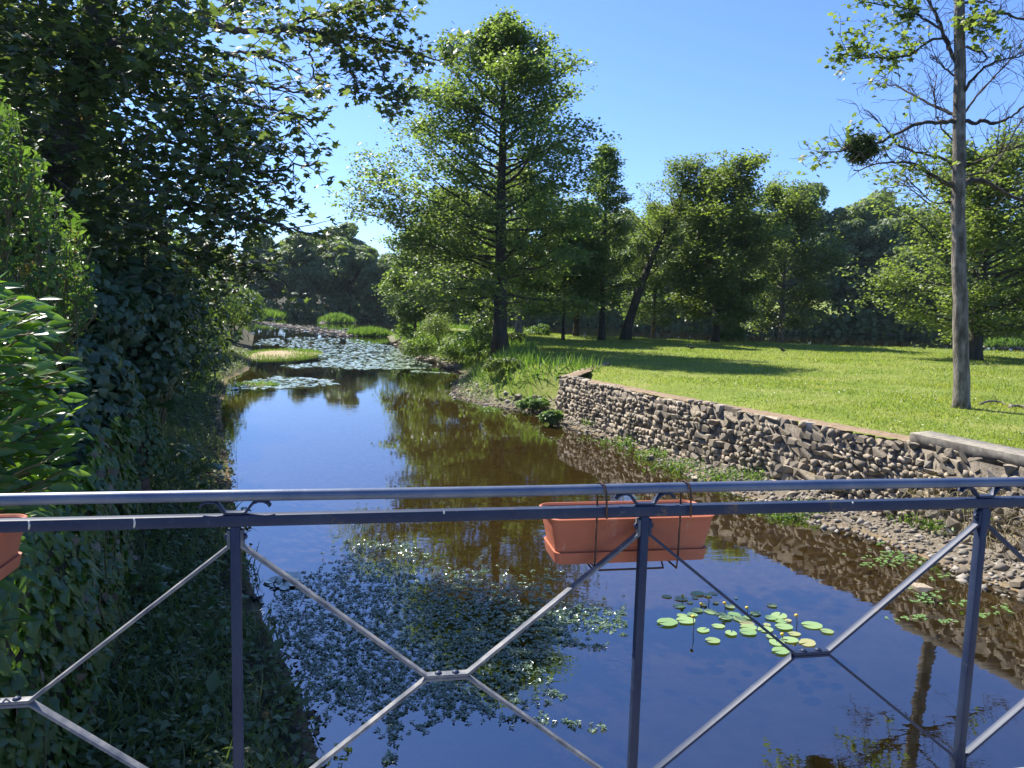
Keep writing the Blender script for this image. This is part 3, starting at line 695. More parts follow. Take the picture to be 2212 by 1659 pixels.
meadow_tree('round_tree', 'round-crowned dark green tree with forked trunk standing near the pale shrub', zpt(1545, 738), 9.7, 4.3, 'barkdark', 'broad', 31, .24, first=.15, nprim=78, per=16, top=.75)
meadow_tree('feathery_tree', 'loose feathery-topped tree with pale thin trunk to the right of the round-crowned one', np.array([20.6, 58.0, .9]), 10.0, 4.3, 'barkpale', 'broad', 32, .17, first=.10, nprim=72, per=13, bare=.08, top=.7)
meadow_tree('bank_tree', 'leafy tree behind the alder with a smooth pale upright trunk near the water', np.array([-5.3, 56.0, 1.0]), 9.6, 3.3, 'barkpale', 'bright', 33, .26, first=.22, per=12, lean=(.5, 0))
meadow_tree('bank_sapling', 'bright many-stemmed young tree at the tip of the wooded point', np.array([-7.9, 61.0, .9]), 7.2, 3.1, 'bark', 'bright', 34, .13, first=.05, nprim=52, per=12, elev=(15, 65))
meadow_tree('understorey_tree', 'low leafy tree behind the tallest tree with a thick dark trunk', np.array([-2.6, 52.0, 1.0]), 8.6, 3.9, 'barkdark', 'broad', 35, .30, first=.22, nprim=52, per=12)
meadow_tree('grey_trunk_tree', 'tree with straight pale grey trunk directly right of the tallest tree', zpt(1120, 735), 9.4, 3.6, 'barkpale', 'broad', 36, .26, first=.30, nprim=46, per=12)
meadow_tree('thin_tree', 'thin dark-stemmed young tree between the pale grey trunk and the slender alder', zpt(1216, 734), 7.0, 3.0, 'barkdark', 'alder', 37, .11, first=.24, nprim=42, per=12)
meadow_tree('shade_tree', 'dense dark tree filling the gap between the tallest tree and the leaning one', np.array([4.6, 55.0, 1.0]), 8.6, 3.4, 'barkdark', 'broad', 45, .22, first=.24, nprim=50, per=12)
meadow_tree('gap_tree', 'pale feathery tree behind the leaning trunk, left of the round-crowned one', np.array([10.6, 57.0, 1.0]), 8.6, 3.3, 'bark', 'alder', 46, .16, first=.12, nprim=52, per=9, bare=.06)
meadow_tree('field_maple', 'sunlit yellow-green tree with short dark trunk behind the tall pole-like tree', zpt(2103, 778), 8.4, 4.9, 'barkdark', 'lime', 38, .34, first=.15, nprim=74, per=12, leaf=.175, elev=(-4, 60), sub=10, bare=.06)
meadow_tree('edge_tree', 'tall leafy tree at the right frame edge behind the sunlit yellow-green one', np.array([31.0, 43.0, 1.0]), 9.6, 3.8, 'barkdark', 'bright', 39, .28, first=.1, nprim=54, per=12)

# --- far bank woods: a few grown trees, copied with their own size and turn
far_src = []
for i, (H, R_, nl) in enumerate(((15, 5.5, 60), (13, 5.0, 52), (17, 5.0, 64), (11, 5.2, 46))):
    far_src.append((H, lobed_tree('far_bank_tree', 'x', 'tree', (0, 0, 0), H, R_, (M['barkdark'], M['far']), 50 + i, leaves=33000, size=.28, zlo=.02, nl=nl * 2, tr=.3, group='wood along the far bank', lr=(.11, .27), nlimb=8)))
frng = np.random.default_rng(77)
far_list = []   # x, y, height, width factor
for x, y, h_ in ((-50, 122, 13), (-44, 134, 14), (-36, 131, 15.5), (-29, 134, 14.5), (-22.5, 132, 11.5), (-33, 146, 17), (-17, 133, 10), (-11, 132, 11.5), (-4, 133, 13.5), (3, 129, 12), (9, 126, 15), (-14, 146, 14), (-42, 150, 16), (-2, 147, 15)): far_list.append((x, y, h_, 'left'))
for x, y, h_ in ((13, 126, 18), (19.5, 123, 19), (27, 119, 20), (17, 120, 15), (23, 116, 14), (29, 113, 18), (34, 110, 17), (40, 107, 20), (46, 104, 19), (53, 102, 17), (51, 110, 20.5), (59, 100, 16), (66, 99, 16), (73, 97, 14), (81, 96, 15), (90, 93, 15), (100, 91, 15), (36, 122, 19), (24, 128, 17), (62, 112, 16), (75, 108, 15), (56, 118, 17.5)): far_list.append((x, y, h_, 'right'))
for i, (x, y, h_, side) in enumerate(far_list):
    H, src = far_src[i % 4]; s_ = h_ / H; wf = s_ * frng.uniform(.9, 1.15) if s_ > 1 else frng.uniform(.85, 1.1)
    lab = 'dark green tree in the wood on the far bank beyond the stream mouth' if side == 'left' else 'dark green tree in the wood across the pond behind the meadow'
    if i < 4: o = src; o.location = (x, y, .4); o.rotation_euler = (0, 0, frng.uniform(0, 6.28)); o.scale = (wf, wf, s_); o['label'] = lab
    else: o = copy_tree(src, (x, y, .4 + max(0, y - 130) * .03), frng.uniform(0, 6.28), (wf, wf, s_), lab, None)
    o['group'] = 'wood on the far bank beyond the stream mouth' if side == 'left' else 'wood across the pond behind the meadow'

# --- tall, half-dead tree on the right of the meadow
def make_tall_tree():
    rng = np.random.default_rng(4)
    b = on_z(2078, 884, 1.36); D0 = b[1]; root = empty('tall_bare_tree', tuple(b)); tag(root, 'tall straight tree with bare dead side branches and a few leaf tufts', 'tree')
    def c3(x, y, D): return at_d(1474 + x * .3333, y * .3333, D) - b
    tr = [b * 0 + np.array([0, 0, -.2]), at_d(2077, 800, D0) - b, at_d(2072, 600, D0) - b, at_d(2070, 450, D0) - b, at_d(2072, 300, D0) - b, at_d(2073, 150, D0) - b, at_d(2072, 0, D0) - b, at_d(2068, -220, D0) - b, at_d(2072, -420, D0) - b]
    wood = MB(); Q = smooth_path(tr, 30, .006, rng); hs = np.linspace(0, 1, 30); rr = np.interp(hs, [0, .03, .1, .5, .75, 1], [.215, .175, .158, .125, .09, .02]); wood.tube(Q, rr, 12)
    twig = MB(); limbs = MB(); anch = []
    B = [([(1760, 1210), (1560, 1100), (1480, 1050), (1330, 1050), (1110, 1105)], .045, 0, -1),
         ([(1790, 1110), (1680, 1020), (1420, 960), (1350, 880), (1250, 760), (1180, 710)], .04, 0, .5),
         ([(1800, 785), (1640, 795), (1500, 810), (1340, 890), (1250, 935), (1100, 965), (950, 990), (870, 980)], .055, .12, -.6),
         ([(1800, 755), (1650, 700), (1500, 620), (1400, 560), (1310, 540)], .042, 0, 1.0),
         ([(1760, 490), (1680, 420), (1620, 380)], .025, 0, -.6), ([(1790, 440), (1720, 280), (1690, 200), (1640, 80), (1590, 0), (1540, -160)], .06, .25, .3),
         ([(1710, 240), (1600, 260), (1500, 350), (1330, 380), (1150, 370), (1000, 350)], .03, 1, -.5), ([(1690, 200), (1560, 120), (1470, 50), (1330, 30), (1150, 10)], .03, .8, .6),
         ([(1810, 160), (1950, 100), (2070, 80), (2212, 130), (2400, 170)], .055, 0, .5), ([(1800, 620), (1870, 530), (1960, 430), (2050, 390), (2212, 360), (2350, 300)], .04, 0, -.7),
         ([(1800, 780), (1900, 800), (1950, 770), (2000, 810), (2100, 780), (2212, 690), (2330, 560)], .055, 0, -.4), ([(1810, 760), (1880, 650), (1980, 540), (2120, 390), (2212, 330), (2330, 230)], .03, 0, .9),
         ([(1800, 1220), (1880, 1160), (1980, 1180), (2100, 1260), (2260, 1330), (2420, 1350)], .075, .1, .3), ([(1810, 1090), (1930, 1040), (2060, 990), (2200, 940)], .03, 0, -.8),
         ([(1800, 1140), (1980, 1120), (2080, 1000), (2150, 860), (2250, 700)], .025, 0, .6), ([(1770, 920), (1690, 850), (1640, 740), (1630, 600), (1650, 480)], .02, 0, .4),
         ([(1830, 20), (1900, 10), (2030, 10)], .03, 0, .2), ([(1840, 300), (1980, 360), (1960, 400), (1880, 400)], .025, .2, -.4),
         ([(1780, 60), (1850, 190), (1930, 210), (1990, 190)], .03, 1, -.3), ([(1760, 1180), (1640, 1200), (1520, 1090), (1430, 1070)], .02, .6, -.4), ([(1760, 1300), (1650, 1330), (1500, 1200), (1300, 1220)], .018, .1, .5),
         ([(1800, -60), (1700, -260), (1650, -420)], .05, .7, .5), ([(1830, -200), (1960, -380), (2050, -480)], .05, .7, -.5), ([(1800, -400), (1700, -560)], .04, .8, .1), ([(1815, -500), (1900, -700)], .04, .8, .3)]
    for path, r_, leafy, dd in B:
        n = len(path); P = [c3(x, y, D0 + dd * (i / (n - 1)) * 1.8) for i, (x, y) in enumerate(path)]
        q = smooth_path(P, 4 * n, .012, rng); limbs.tube(q, np.linspace(r_, .010, 4 * n) * rng.uniform(.8, 1.15, 4 * n), 5, False)
        dirm = q[-1] - q[0]; ln = np.linalg.norm(dirm); dirm /= ln
        for i in range(int(5 + ln * 7)):
            t_ = rng.uniform(.2, 1); a = q[int(t_ * (4 * n - 1))]; d = dirm * .7 + rng.normal(0, .55, 3) + np.array([0, 0, .35])
            l2 = rng.uniform(.25, .9); sp, sr = limb(rng, a, d, l2, .009, .004, 5, .22, .03); twig.tube(sp, sr, 3, False)
            for _ in range(3):
                s2, r2 = limb(rng, sp[rng.integers(1, 6)], d + rng.normal(0, .8, 3), l2 * rng.uniform(.25, .55), .006, .003, 3, .25); twig.tube(s2, r2, 3, False)
            if rng.random() < leafy and t_ > .28: anch += [sp[2], sp[3], sp[4], sp[5]]
        if leafy >= .8: anch += [q[k] + np.array([0, 0, .1]) for k in range(int(n * 1.6), 4 * n)]
        if leafy == .12: anch += [q[-1] + rng.normal(0, .12, 3) for _ in range(6)] + [q[-9] + rng.normal(0, .15, 3) + np.array([0, 0, .15]) for _ in range(7)]
    wood.obj('trunk', root, M['barkpale'], True); limbs.obj('limbs', root, M['barkdark'], True); tag(twig.obj('dead_twigs', root, M['barkdark']), kind='stuff')
    fol = MB(); leaf_cloud(fol, rng, np.array(anch), 4, .13, .13, T=MAPLE, flat=.8, upb=.6, droop=.4); fol.obj('crown', root, M['broad'])
    # mistletoe: a plant of its own on the bough
    mc = at_d(1474 + 1165 * .3333, 990 * .3333, D0 - .75); mr = empty('mistletoe_ball', tuple(mc)); tag(mr, 'dark round ball of mistletoe hanging in the bare branches', 'mistletoe')
    st = MB(); lf = MB(); tips = []
    for i in range(150):
        d = rnd_dir(rng, 1)[0]; d[2] -= .25; sp, sr = limb(rng, np.array([0, 0, .12]), d, rng.uniform(.16, .33), .006, .003, 4, .25); st.tube(sp, sr, 3, False); tips += [sp[2], sp[3], sp[4], sp[4]]
    st.obj('stems', mr, M['stem']); leaf_cloud(lf, rng, np.array(tips), 4, .05, .085, flat=1, upb=0); lf.obj('leaves', mr, M['mistle'])
make_tall_tree()

# --- the big sycamore on the left bank
def make_sycamore():
    rng = np.random.default_rng(14)
    D0 = 12.0; b = np.array([-7.6, 12.2, 1.6]); root = empty('sycamore_tree', tuple(b)); tag(root, 'huge dark sycamore overhanging the stream with long boughs and hanging seed keys', 'tree')
    c1 = lambda x, y, D: at_d(x * .3333, y * .3333, D) - b
    wood = MB(); tr = [np.array([-.2, 0, -.3]), c1(330, 1350, D0), c1(450, 800, D0), c1(560, 450, D0), c1(640, 150, D0), c1(700, -250, D0), c1(720, -700, D0), c1(760, -1200, D0)]
    Q = smooth_path(tr, 24, .01, rng); wood.tube(Q, np.interp(np.linspace(0, 1, 24), [0, .1, .6, 1], [.42, .33, .24, .10]), 12)
    fol = MB(); sam = MB(); anch = []; twig = []
    def bough(path, r_, n=None, D1=None):
        n = len(path); P = [c1(x, y, D0 + (D1 or 0) * i / max(1, n - 1)) for i, (x, y) in enumerate(path)]
        q = smooth_path(P, 5 * n, .02, rng); wood.tube(q, np.linspace(r_, .012, 5 * n), 6, False); return q
    def sprays(q, k, t0=.3, ln=(.3, .9), side=.8):
        m_ = len(q); d0 = q[-1] - q[0]; d0 /= np.linalg.norm(d0)
        for i in range(k):
            a = q[int(rng.uniform(t0, 1) * (m_ - 1))]; d = d0 * .7 + rng.normal(0, side, 3) * np.array([1, 1, .55]); l_ = rng.uniform(*ln)
            sp, sr = limb(rng, a, d, l_, .011, .004, 4, .2, -.03); wood.tube(sp, sr, 3, False)
            anch.extend([sp[2], sp[3], sp[4], sp[4]])
        anch.append(q[-1])
    c2 = lambda x, y: (2212 + x, y)          # second strip of the photo follows on the first one
    # the long top bough and its forks
    q = bough([(640, 330), (880, 240), (1000, 180), (1150, 130), (1250, 125), (1450, 180), (1600, 200), (1750, 210), (1850, 190), (2212, 240)], .12, D1=2.6); sprays(q, 14, .6, (.3, .7))
    D0 += 2.4
    q = bough([(1850, 190), (2212, 220), c2(150, 240), c2(290, 280), c2(480, 350), c2(600, 380), c2(690, 400)], .05, D1=.6); sprays(q, 62, .2, (.25, .6))
    q = bough([(2100, 230), (2212, 300), c2(60, 470), c2(100, 540), c2(90, 620)], .03, D1=-.6); sprays(q, 30, .3, (.2, .5))
    q = bough([(1800, 200), (2000, 120), (2212, 60), c2(150, -20), c2(280, 20), c2(380, 80)], .04, D1=.4); sprays(q, 44, .2, (.3, .7))
    q = bough([(1990, 250), (2010, 330), (2030, 480), (2080, 560), (2110, 590)], .02, D1=-.3); sprays(q, 12, .3, (.15, .4))
    q = bough([c2(200, 300), c2(260, 450), c2(330, 600), c2(390, 700)], .02, D1=-.8); sprays(q, 18, .3, (.15, .4))
    q = bough([(1300, 130), (1500, 20), (1650, -40), (1780, -70)], .06, D1=.5); sprays(q, 30, .1, (.3, .7))
    D0 -= 2.4
    # lower boughs reaching right
    for path, r_, k, D1 in (([(560, 560), (770, 440), (870, 350), (950, 370), (1050, 430), (1250, 500), (1400, 520)], .09, 36, .6), ([(1250, 480), (1560, 510), (1750, 560), (1930, 600), (2010, 600)], .035, 20, -.5), ([(1150, 420), (1450, 360), (1650, 330), (1850, 430), (1940, 480)], .03, 22, .3),
                            ([(1000, 640), (1400, 620), (1650, 680), (1850, 740), (2040, 770)], .035, 24, -.4), ([(1000, 760), (1400, 800), (1600, 860)], .03, 26, .6), ([(900, 900), (1300, 950), (1600, 1000), (1850, 970)], .035, 24, .5), ([(900, 980), (1400, 1060), (1750, 1120), (1900, 1080), (2050, 1060)], .03, 24, -.3),
                            ([(900, 1100), (1400, 1150), (1700, 1180), (1860, 1210)], .03, 22, .2), ([(850, 1430), (1000, 1350), (1200, 1320), (1500, 1380), (1750, 1440), (1900, 1500)], .05, 28, -.5), ([(1300, 1350), (1700, 1420), (1950, 1500), (2100, 1530)], .03, 14, .2), ([(830, 1500), (980, 1530), (1090, 1580), (1200, 1650), (1500, 1700), (1750, 1770)], .045, 40, .4),
                            ([(0, 150), (100, 180), (200, 270), (330, 330), (500, 440)], .08, 16, -1), ([(300, 100), (420, 200), (500, 320), (560, 420)], .07, 14, -1.2)):
        q = bough(path, r_, D1=D1); sprays(q, k, .3)
    # body of the crown: twiggy sprays through its whole volume
    poly = np.array([(-330, -420), (250, -420), (330, -200), (480, 0), (470, 70), (430, 120), (520, 190), (550, 250), (500, 300), (520, 340), (540, 380), (500, 430), (540, 480), (520, 540), (420, 600), (300, 620), (170, 600), (60, 480), (-330, 480)], float)
    m_ = 0
    while m_ < 3600:
        u, v = rng.uniform(-330, 640), rng.uniform(-420, 620)
        if not inside(poly, np.array([u]), np.array([v]))[0]: continue
        edge = np.interp(u, [150, 560], [1, .42]);
        if rng.random() > edge: continue
        D = D0 + rng.triangular(-3.2, -1.0, 4.0)
        if D < D0 + .3 and ((185 < u < 240 and 35 < v < 130) or (120 < u < 190 and 235 < v < 390)) and rng.random() < .8: continue
        if u > 400 and v < 150 and rng.random() < .6: continue
        if v < -60 and rng.random() < .55: m_ += 1; continue
        c = at_d(u, v, D) - b
        d = rng.normal(0, 1, 3) * np.array([1, 1, .35]) + np.array([.3, -.3, -.1]); sp, sr = limb(rng, c, d, rng.uniform(.3, .7), .010, .004, 3, .2, -.04)
        if rng.random() < .5: wood.tube(sp, sr, 3, False)
        anch.extend([sp[1], sp[2], sp[3]]); m_ += 1
    wood.obj('trunk', root, M['bark'], True)
    A = np.array(anch); W_ = A + b; S2 = np.array(tosun); sh = W_ - S2 * (W_[:, 2:3] / S2[2])      # keep the crown open towards the sunny pool
    A = A[~((sh[:, 0] > 1.0) & (sh[:, 1] < 10.5) & (W_[:, 2] > 3.7 + .42 * W_[:, 1]))]
    W_ = A + b - CAM; pu = 1106 + FPX * (W_ @ rt) / (W_ @ fw); pv = 829.5 - FPX * (W_ @ up) / (W_ @ fw)          # the open window under the long bough
    A = A[~((pu > 535) & (pu < 760) & (pv > 120) & (pv < 235) & (rng.random(len(A)) < .7))]
    N = len(A) * 2; c = np.repeat(A, 2, 0) + rng.normal(0, 1, (N, 3)) * np.array([.13, .13, .07])
    n = rng.normal(0, .55, (N, 3)); n[:, 2] = np.abs(n[:, 2]) + .7; t = rnd_dir(rng, N) * .8; t[:, 2] -= .55; t[:, 0] += .35
    fol.scatter(MAPLE[0], MAPLE[1], c, n, t, .155 * rng.uniform(.65, 1.2, N)); fol.obj('crown', root, M['maple'])
    k = rng.integers(0, len(A), 520); ks = np.repeat(A[k] + np.array([0, 0, -.10]), 5, 0) + rng.normal(0, .025, (2600, 3)); t = rng.normal(0, .35, (2600, 3)); t[:, 2] -= 1
    sam.scatter(LEAF[0], LEAF[1], ks, rnd_dir(rng, 2600), t, .055 * rng.uniform(.8, 1.2, 2600)); sam.obj('seed_keys', root, M['samara'])
make_sycamore()

# ------------------------------------------------------------------ helpers for low plants
def blades(mb, rng, x, y, z, h, T=BLADE3, lean=.45, width=1.0):
    N = len(x); t = rng.normal(0, lean, (N, 3)); t[:, 2] = 1.0; n = rnd_dir(rng, N); n[:, 2] *= .3
    Tv = T[0] * np.array([width, 1, 1])
    mb.scatter(Tv, T[1], np.stack([x, y, z], 1), n, t, h)
def leafy_bush(name, label, base, R3, mat, seed, leaves=2500, size=.1, T=LEAF, nl=26, group=None, cat='bush', stems=12, lr=(.25, .5), wood='stem', low=-.35, upb=.35, zc=None):
    rng = np.random.default_rng(seed); root = empty(name, tuple(base)); tag(root, label, cat, group)
    f = MB(); C = lobed_crown(rng, f, (0, 0, R3[2] * .92 if zc is None else zc), R3, nl, leaves, size, T, lr, low, upb); w_ = MB()
    for i in range(stems):
        q = C[rng.integers(len(C))]; w_.tube(smooth_path([(rng.normal(0, .1), rng.normal(0, .1), -.1), q * np.array([.45, .45, .5]), q], 6, .02, rng), np.linspace(.02 + .008 * R3[2], .006, 6), 4, False)
    tag(w_.obj('stems', root, M[wood], True), kind='stuff'); tag(f.obj('foliage', root, mat), kind='stuff'); return root

# ------------------------------------------------------------------ left bank: wall, ivy, pier, shrubs
def make_garden_wall():
    rng = np.random.default_rng(41)
    root = empty('garden_wall', (LW[1][0], LW[1][1], .3)); off = np.array(root.location); tag(root, 'old garden wall on the shaded bank almost wholly hidden by creeper', 'wall')
    for i in range(len(LW) - 1):
        a, b = LW[i], LW[i + 1]; e = (b - a); ln = np.linalg.norm(e); e /= ln; n = np.array([e[1], -e[0]])
        if n[0] < 0: n = -n
        mb = MB(); Rm = np.stack([np.array([e[0], e[1], 0]), np.array([-n[0], -n[1], 0]), np.array([0, 0, 1])], 1); mid = (a + b) / 2 - n * .2
        mb.box(np.array([mid[0], mid[1], 1.0]) - off, (ln + .05, .4, 2.5), Rm); mb.obj('wall_panel', root, M['core'])
    # creeper: a plant of its own, leaves hanging like tiles with the tip down
    iv = empty('climbing_ivy', tuple(off)); tag(iv, 'fresh green three-lobed creeper curtain covering the garden wall below the laurel', 'creeper')
    P = []; Nn = []
    for i in range(len(LW) - 1):
        a, b = LW[i], LW[i + 1]; e = (b - a); ln = np.linalg.norm(e); e /= ln; n = np.array([e[1], -e[0]]); n = n if n[0] > 0 else -n
        k = int(ln * 1250); t_ = rng.uniform(0, ln, k); z = rng.uniform(.0, 2.5, k) ** 1.0
        bul = .10 + .16 * np.abs(vnoise(t_ + i * 3, z, 1.6, 3)) + .10 * sm(1.2, 2.2, z)
        bare = (vnoise(t_ + i * 2.0, z, 1.1, 8) > .62)
        pos = np.stack([a[0] + e[0] * t_ + n[0] * bul, a[1] + e[1] * t_ + n[1] * bul, z + .05], 1)
        keep = ~bare; P.append(pos[keep]); Nn.append(np.repeat(np.array([[n[0], n[1], .35]]), keep.sum(), 0))
    P = np.concatenate(P); Nn = np.concatenate(Nn) + rng.normal(0, .33, (len(P), 3)); T_ = rng.normal(0, .25, (len(P), 3)); T_[:, 2] -= 1
    S_ = .074 * rng.lognormal(0, .28, len(P))
    order = np.argsort(np.linalg.norm(P - CAM, axis=1) / S_); vis = [i for i in order if P[i][0] / P[i][1] > -.67 and P[i][1] > 3.2][:290]
    me_ = []
    for s2 in range(3):
        m_ = MB(); T = IVY[0] * np.array([rng.uniform(.9, 1.15), 1, 1]); T[:, 2] += rng.normal(0, .03, len(T)); m_.add(T, IVY[1]); q = m_.mesh('ivy_leaf'); q.materials.append(M['ivyobj']); me_.append(q)
    for i in vis:
        n = Nn[i] / np.linalg.norm(Nn[i]); t = T_[i] - n * np.dot(T_[i], n); t /= np.linalg.norm(t); b = np.cross(t, n); o = new_obj('leaf', me_[i % 3], iv)
        o.matrix_local = Matrix([[*(b[k] * S_[i], t[k] * S_[i], n[k] * S_[i]), (P[i] - off)[k]] for k in range(3)] + [[0, 0, 0, 1]])
    rest = np.setdiff1d(np.arange(len(P)), vis); f = MB(); f.scatter(IVY[0], IVY[1], P[rest] - off, Nn[rest], T_[rest], S_[rest]); tag(f.obj('foliage', iv, M['ivyfresh']), kind='stuff')
    dk = rng.integers(0, len(P), 160); f = MB(); f.scatter(IVY[0], IVY[1], P[dk] - off + Nn[dk] * .03, Nn[dk] + rng.normal(0, .4, (160, 3)), T_[dk], S_[dk]); tag(f.obj('dead_leaves', iv, M['litter']), kind='stuff')
    st = MB()
    for i in range(70):
        k = rng.integers(len(P)); q = P[k] - Nn[k] * .06; pts = [q]
        for _ in range(6): pts.append(pts[-1] + np.array([rng.normal(0, .06), rng.normal(0, .06), -.16]))
        st.tube(np.array(pts) - off, .006, 4, False)
    tag(st.obj('stems', iv, M['stem']), kind='stuff')
def objleaf(name, cols, **kw):
    m = leafmat(name, cols, **kw); N = m.node_tree.nodes; L = m.node_tree.links; g = [x for x in N if x.type == 'NEW_GEOMETRY'][0]; oi = N.new('ShaderNodeObjectInfo')
    for l in list(g.outputs['Random Per Island'].links): L.new(oi.outputs['Random'], l.to_socket)
    return m
M['ivyobj'] = objleaf('leaf_ivy_single', [(.045, .10, .022), (.065, .13, .028), (.10, .17, .035)], trans=.35, rough=.35, spec=.5)
M['laurelobj'] = objleaf('leaf_laurel_single', [(.045, .11, .02), (.07, .15, .03), (.11, .20, .04)], trans=.42, rough=.26, tcol=(2.6, 2.4, .6), spec=.6)
M['padobj'] = objleaf('lily_pad_single', [(.17, .28, .10), (.22, .34, .125), (.27, .38, .15), (.24, .33, .12), (.36, .34, .15)], trans=.12, rough=.35, spec=.5)
make_garden_wall()

def make_pier():
    rng = np.random.default_rng(42); p = on_z(275, 1082, .45); root = empty('stone_pier', (p[0], p[1], .3)); tag(root, 'short square masonry pier with ivy over its head on the shaded bank', 'pier')
    m = surf('pier_brick', [(.3, (.11, .075, .055)), (.7, (.21, .15, .11))], 12, .95, .5, .01)
    for r in range(12):
        for side in range(2):
            mb = MB(); l = .235; mb.box(((-.122 + .243 * side) if r % 2 else 0, (0 if r % 2 else (-.122 + .243 * side)), .05 + r * .168), ((l, .475, .155) if r % 2 else (.475, l, .155))); o = mb.obj('masonry_block', root, m)
    mb = MB(); mb.box((0, 0, 1.0), (.44, .44, 2.05)); mb.obj('mortar_core', root, M['core'])
    iv = empty('pier_ivy', (p[0], p[1], .9)); tag(iv, 'column of ivy draped over the masonry pier', 'creeper')
    f = MB(); N = 3400; a = rng.uniform(0, 6.28, N); z = rng.uniform(.02, 2.35, N); r_ = .40 + .14 * rng.random(N) - .22 * sm(1.9, 2.4, z) + .06 * np.sin(z * 4 + a)
    pos = np.stack([r_ * np.cos(a), r_ * np.sin(a), z], 1); n = np.stack([np.cos(a), np.sin(a), .4 + 0 * a], 1) + rng.normal(0, .2, (N, 3)); t = rng.normal(0, .25, (N, 3)); t[:, 2] -= 1
    f.scatter(IVY[0], IVY[1], pos, n, t, .095 * rng.uniform(.6, 1.2, N)); f.obj('foliage', iv, M['ivyfresh'])
    st = MB(); st.tube([(.2, -.3, -.8), (.26, -.30, .0), (.2, -.3, 1.6)], .012, 5); tag(st.obj('stems', iv, M['stem']), kind='stuff')
make_pier()

def make_laurel():
    rng = np.random.default_rng(43); b = np.array([-2.75, 3.35, 1.95]); root = empty('cherry_laurel', tuple(b)); tag(root, 'glossy cherry laurel with long bright leaves at the frame edge over the handrail', 'laurel')
    wood = MB(); C = []; Nn = []; Tt = []; S_ = []
    shoots = []
    for i in range(250):
        u = rng.uniform(-260, 150) if i > 24 else rng.uniform(60, 165); v = rng.uniform(640, 1090); lim = np.interp(v, [600, 700, 850, 1000, 1090], [60, 115, 150, 155, 100])
        if u > lim: u = lim - rng.uniform(0, 120)
        if i < 10: u = rng.uniform(-60, 60); v = rng.uniform(1130, 1480)
        if 10 <= i < 14: u = rng.uniform(-30, 20); v = 620
        D = rng.uniform(2.9, 3.7); tip = at_d(u, v, D); shoots.append(tip)
    for tip in shoots:
        st = tip - np.array([rng.uniform(.30, .45), rng.uniform(-.08, .25), rng.uniform(-.02, .22)]); mid = (tip + st) / 2 + np.array([0, 0, -.03])
        q = smooth_path([st, mid, tip], 8, .004, rng); wood.tube(q - b, np.linspace(.007, .003, 8), 5, False)
        if rng.random() < .5: wood.tube(smooth_path([b * 0 + np.array([rng.normal(0, .1), rng.normal(0, .1), -.2]), (st - b) * .55, st - b], 8, .01, rng), np.linspace(.014, .007, 8), 5, False)
        d = tip - st; d /= np.linalg.norm(d); k = int(rng.integers(8, 12)); side = np.cross(d, [0, 0, 1.0]); side /= np.linalg.norm(side); upv = np.cross(side, d)
        for j in range(k):
            f = .25 + .75 * j / (k - 1); a = j * 2.4 + rng.normal(0, .3); o = math.cos(a) * side + math.sin(a) * upv * .7
            t = d * (.55 + .7 * f) + o * (1.05 - .55 * f) + np.array([.10, 0, .12]); n = np.array([.15, -.75, .75]) + o * .35 + rng.normal(0, .35, 3)
            C.append(q[min(7, int(f * 7))]); Nn.append(n); Tt.append(t); S_.append(rng.uniform(.075, .125))
    C = np.array(C); Nn = np.array(Nn); Tt = np.array(Tt); S_ = np.array(S_)
    meshes = []
    for i in range(5):
        T, F = lance(rng.uniform(.15, .19), 5, rng.uniform(.05, .30), .05); m_ = MB(); m_.add(T, F); q = m_.mesh('laurel_leaf'); q.materials.append(M['laurelobj']); q.polygons.foreach_set('use_smooth', np.ones(len(q.polygons), bool)); meshes.append(q)
    score = np.linalg.norm(C - CAM, axis=1) / S_ + np.where(C[:, 0] / C[:, 1] < -.70, 100, 0); order = np.argsort(score); top = order[:295]
    for i in top:
        n = Nn[i] / np.linalg.norm(Nn[i]); t = Tt[i] - n * np.dot(Tt[i], n); t /= np.linalg.norm(t); bb = np.cross(t, n); o = new_obj('leaf', meshes[i % 5], root)
        o.matrix_local = Matrix([[*(bb[k] * S_[i], t[k] * S_[i], n[k] * S_[i]), (C[i] - b)[k]] for k in range(3)] + [[0, 0, 0, 1]])
    rest = order[295:]; f = MB(); f.scatter(LAUREL[0], LAUREL[1], C[rest] - b, Nn[rest], Tt[rest], S_[rest]); tag(f.obj('foliage', root, M['laurel'], True), kind='stuff')
    wood.obj('stems', root, M['stem'], True)
make_laurel()

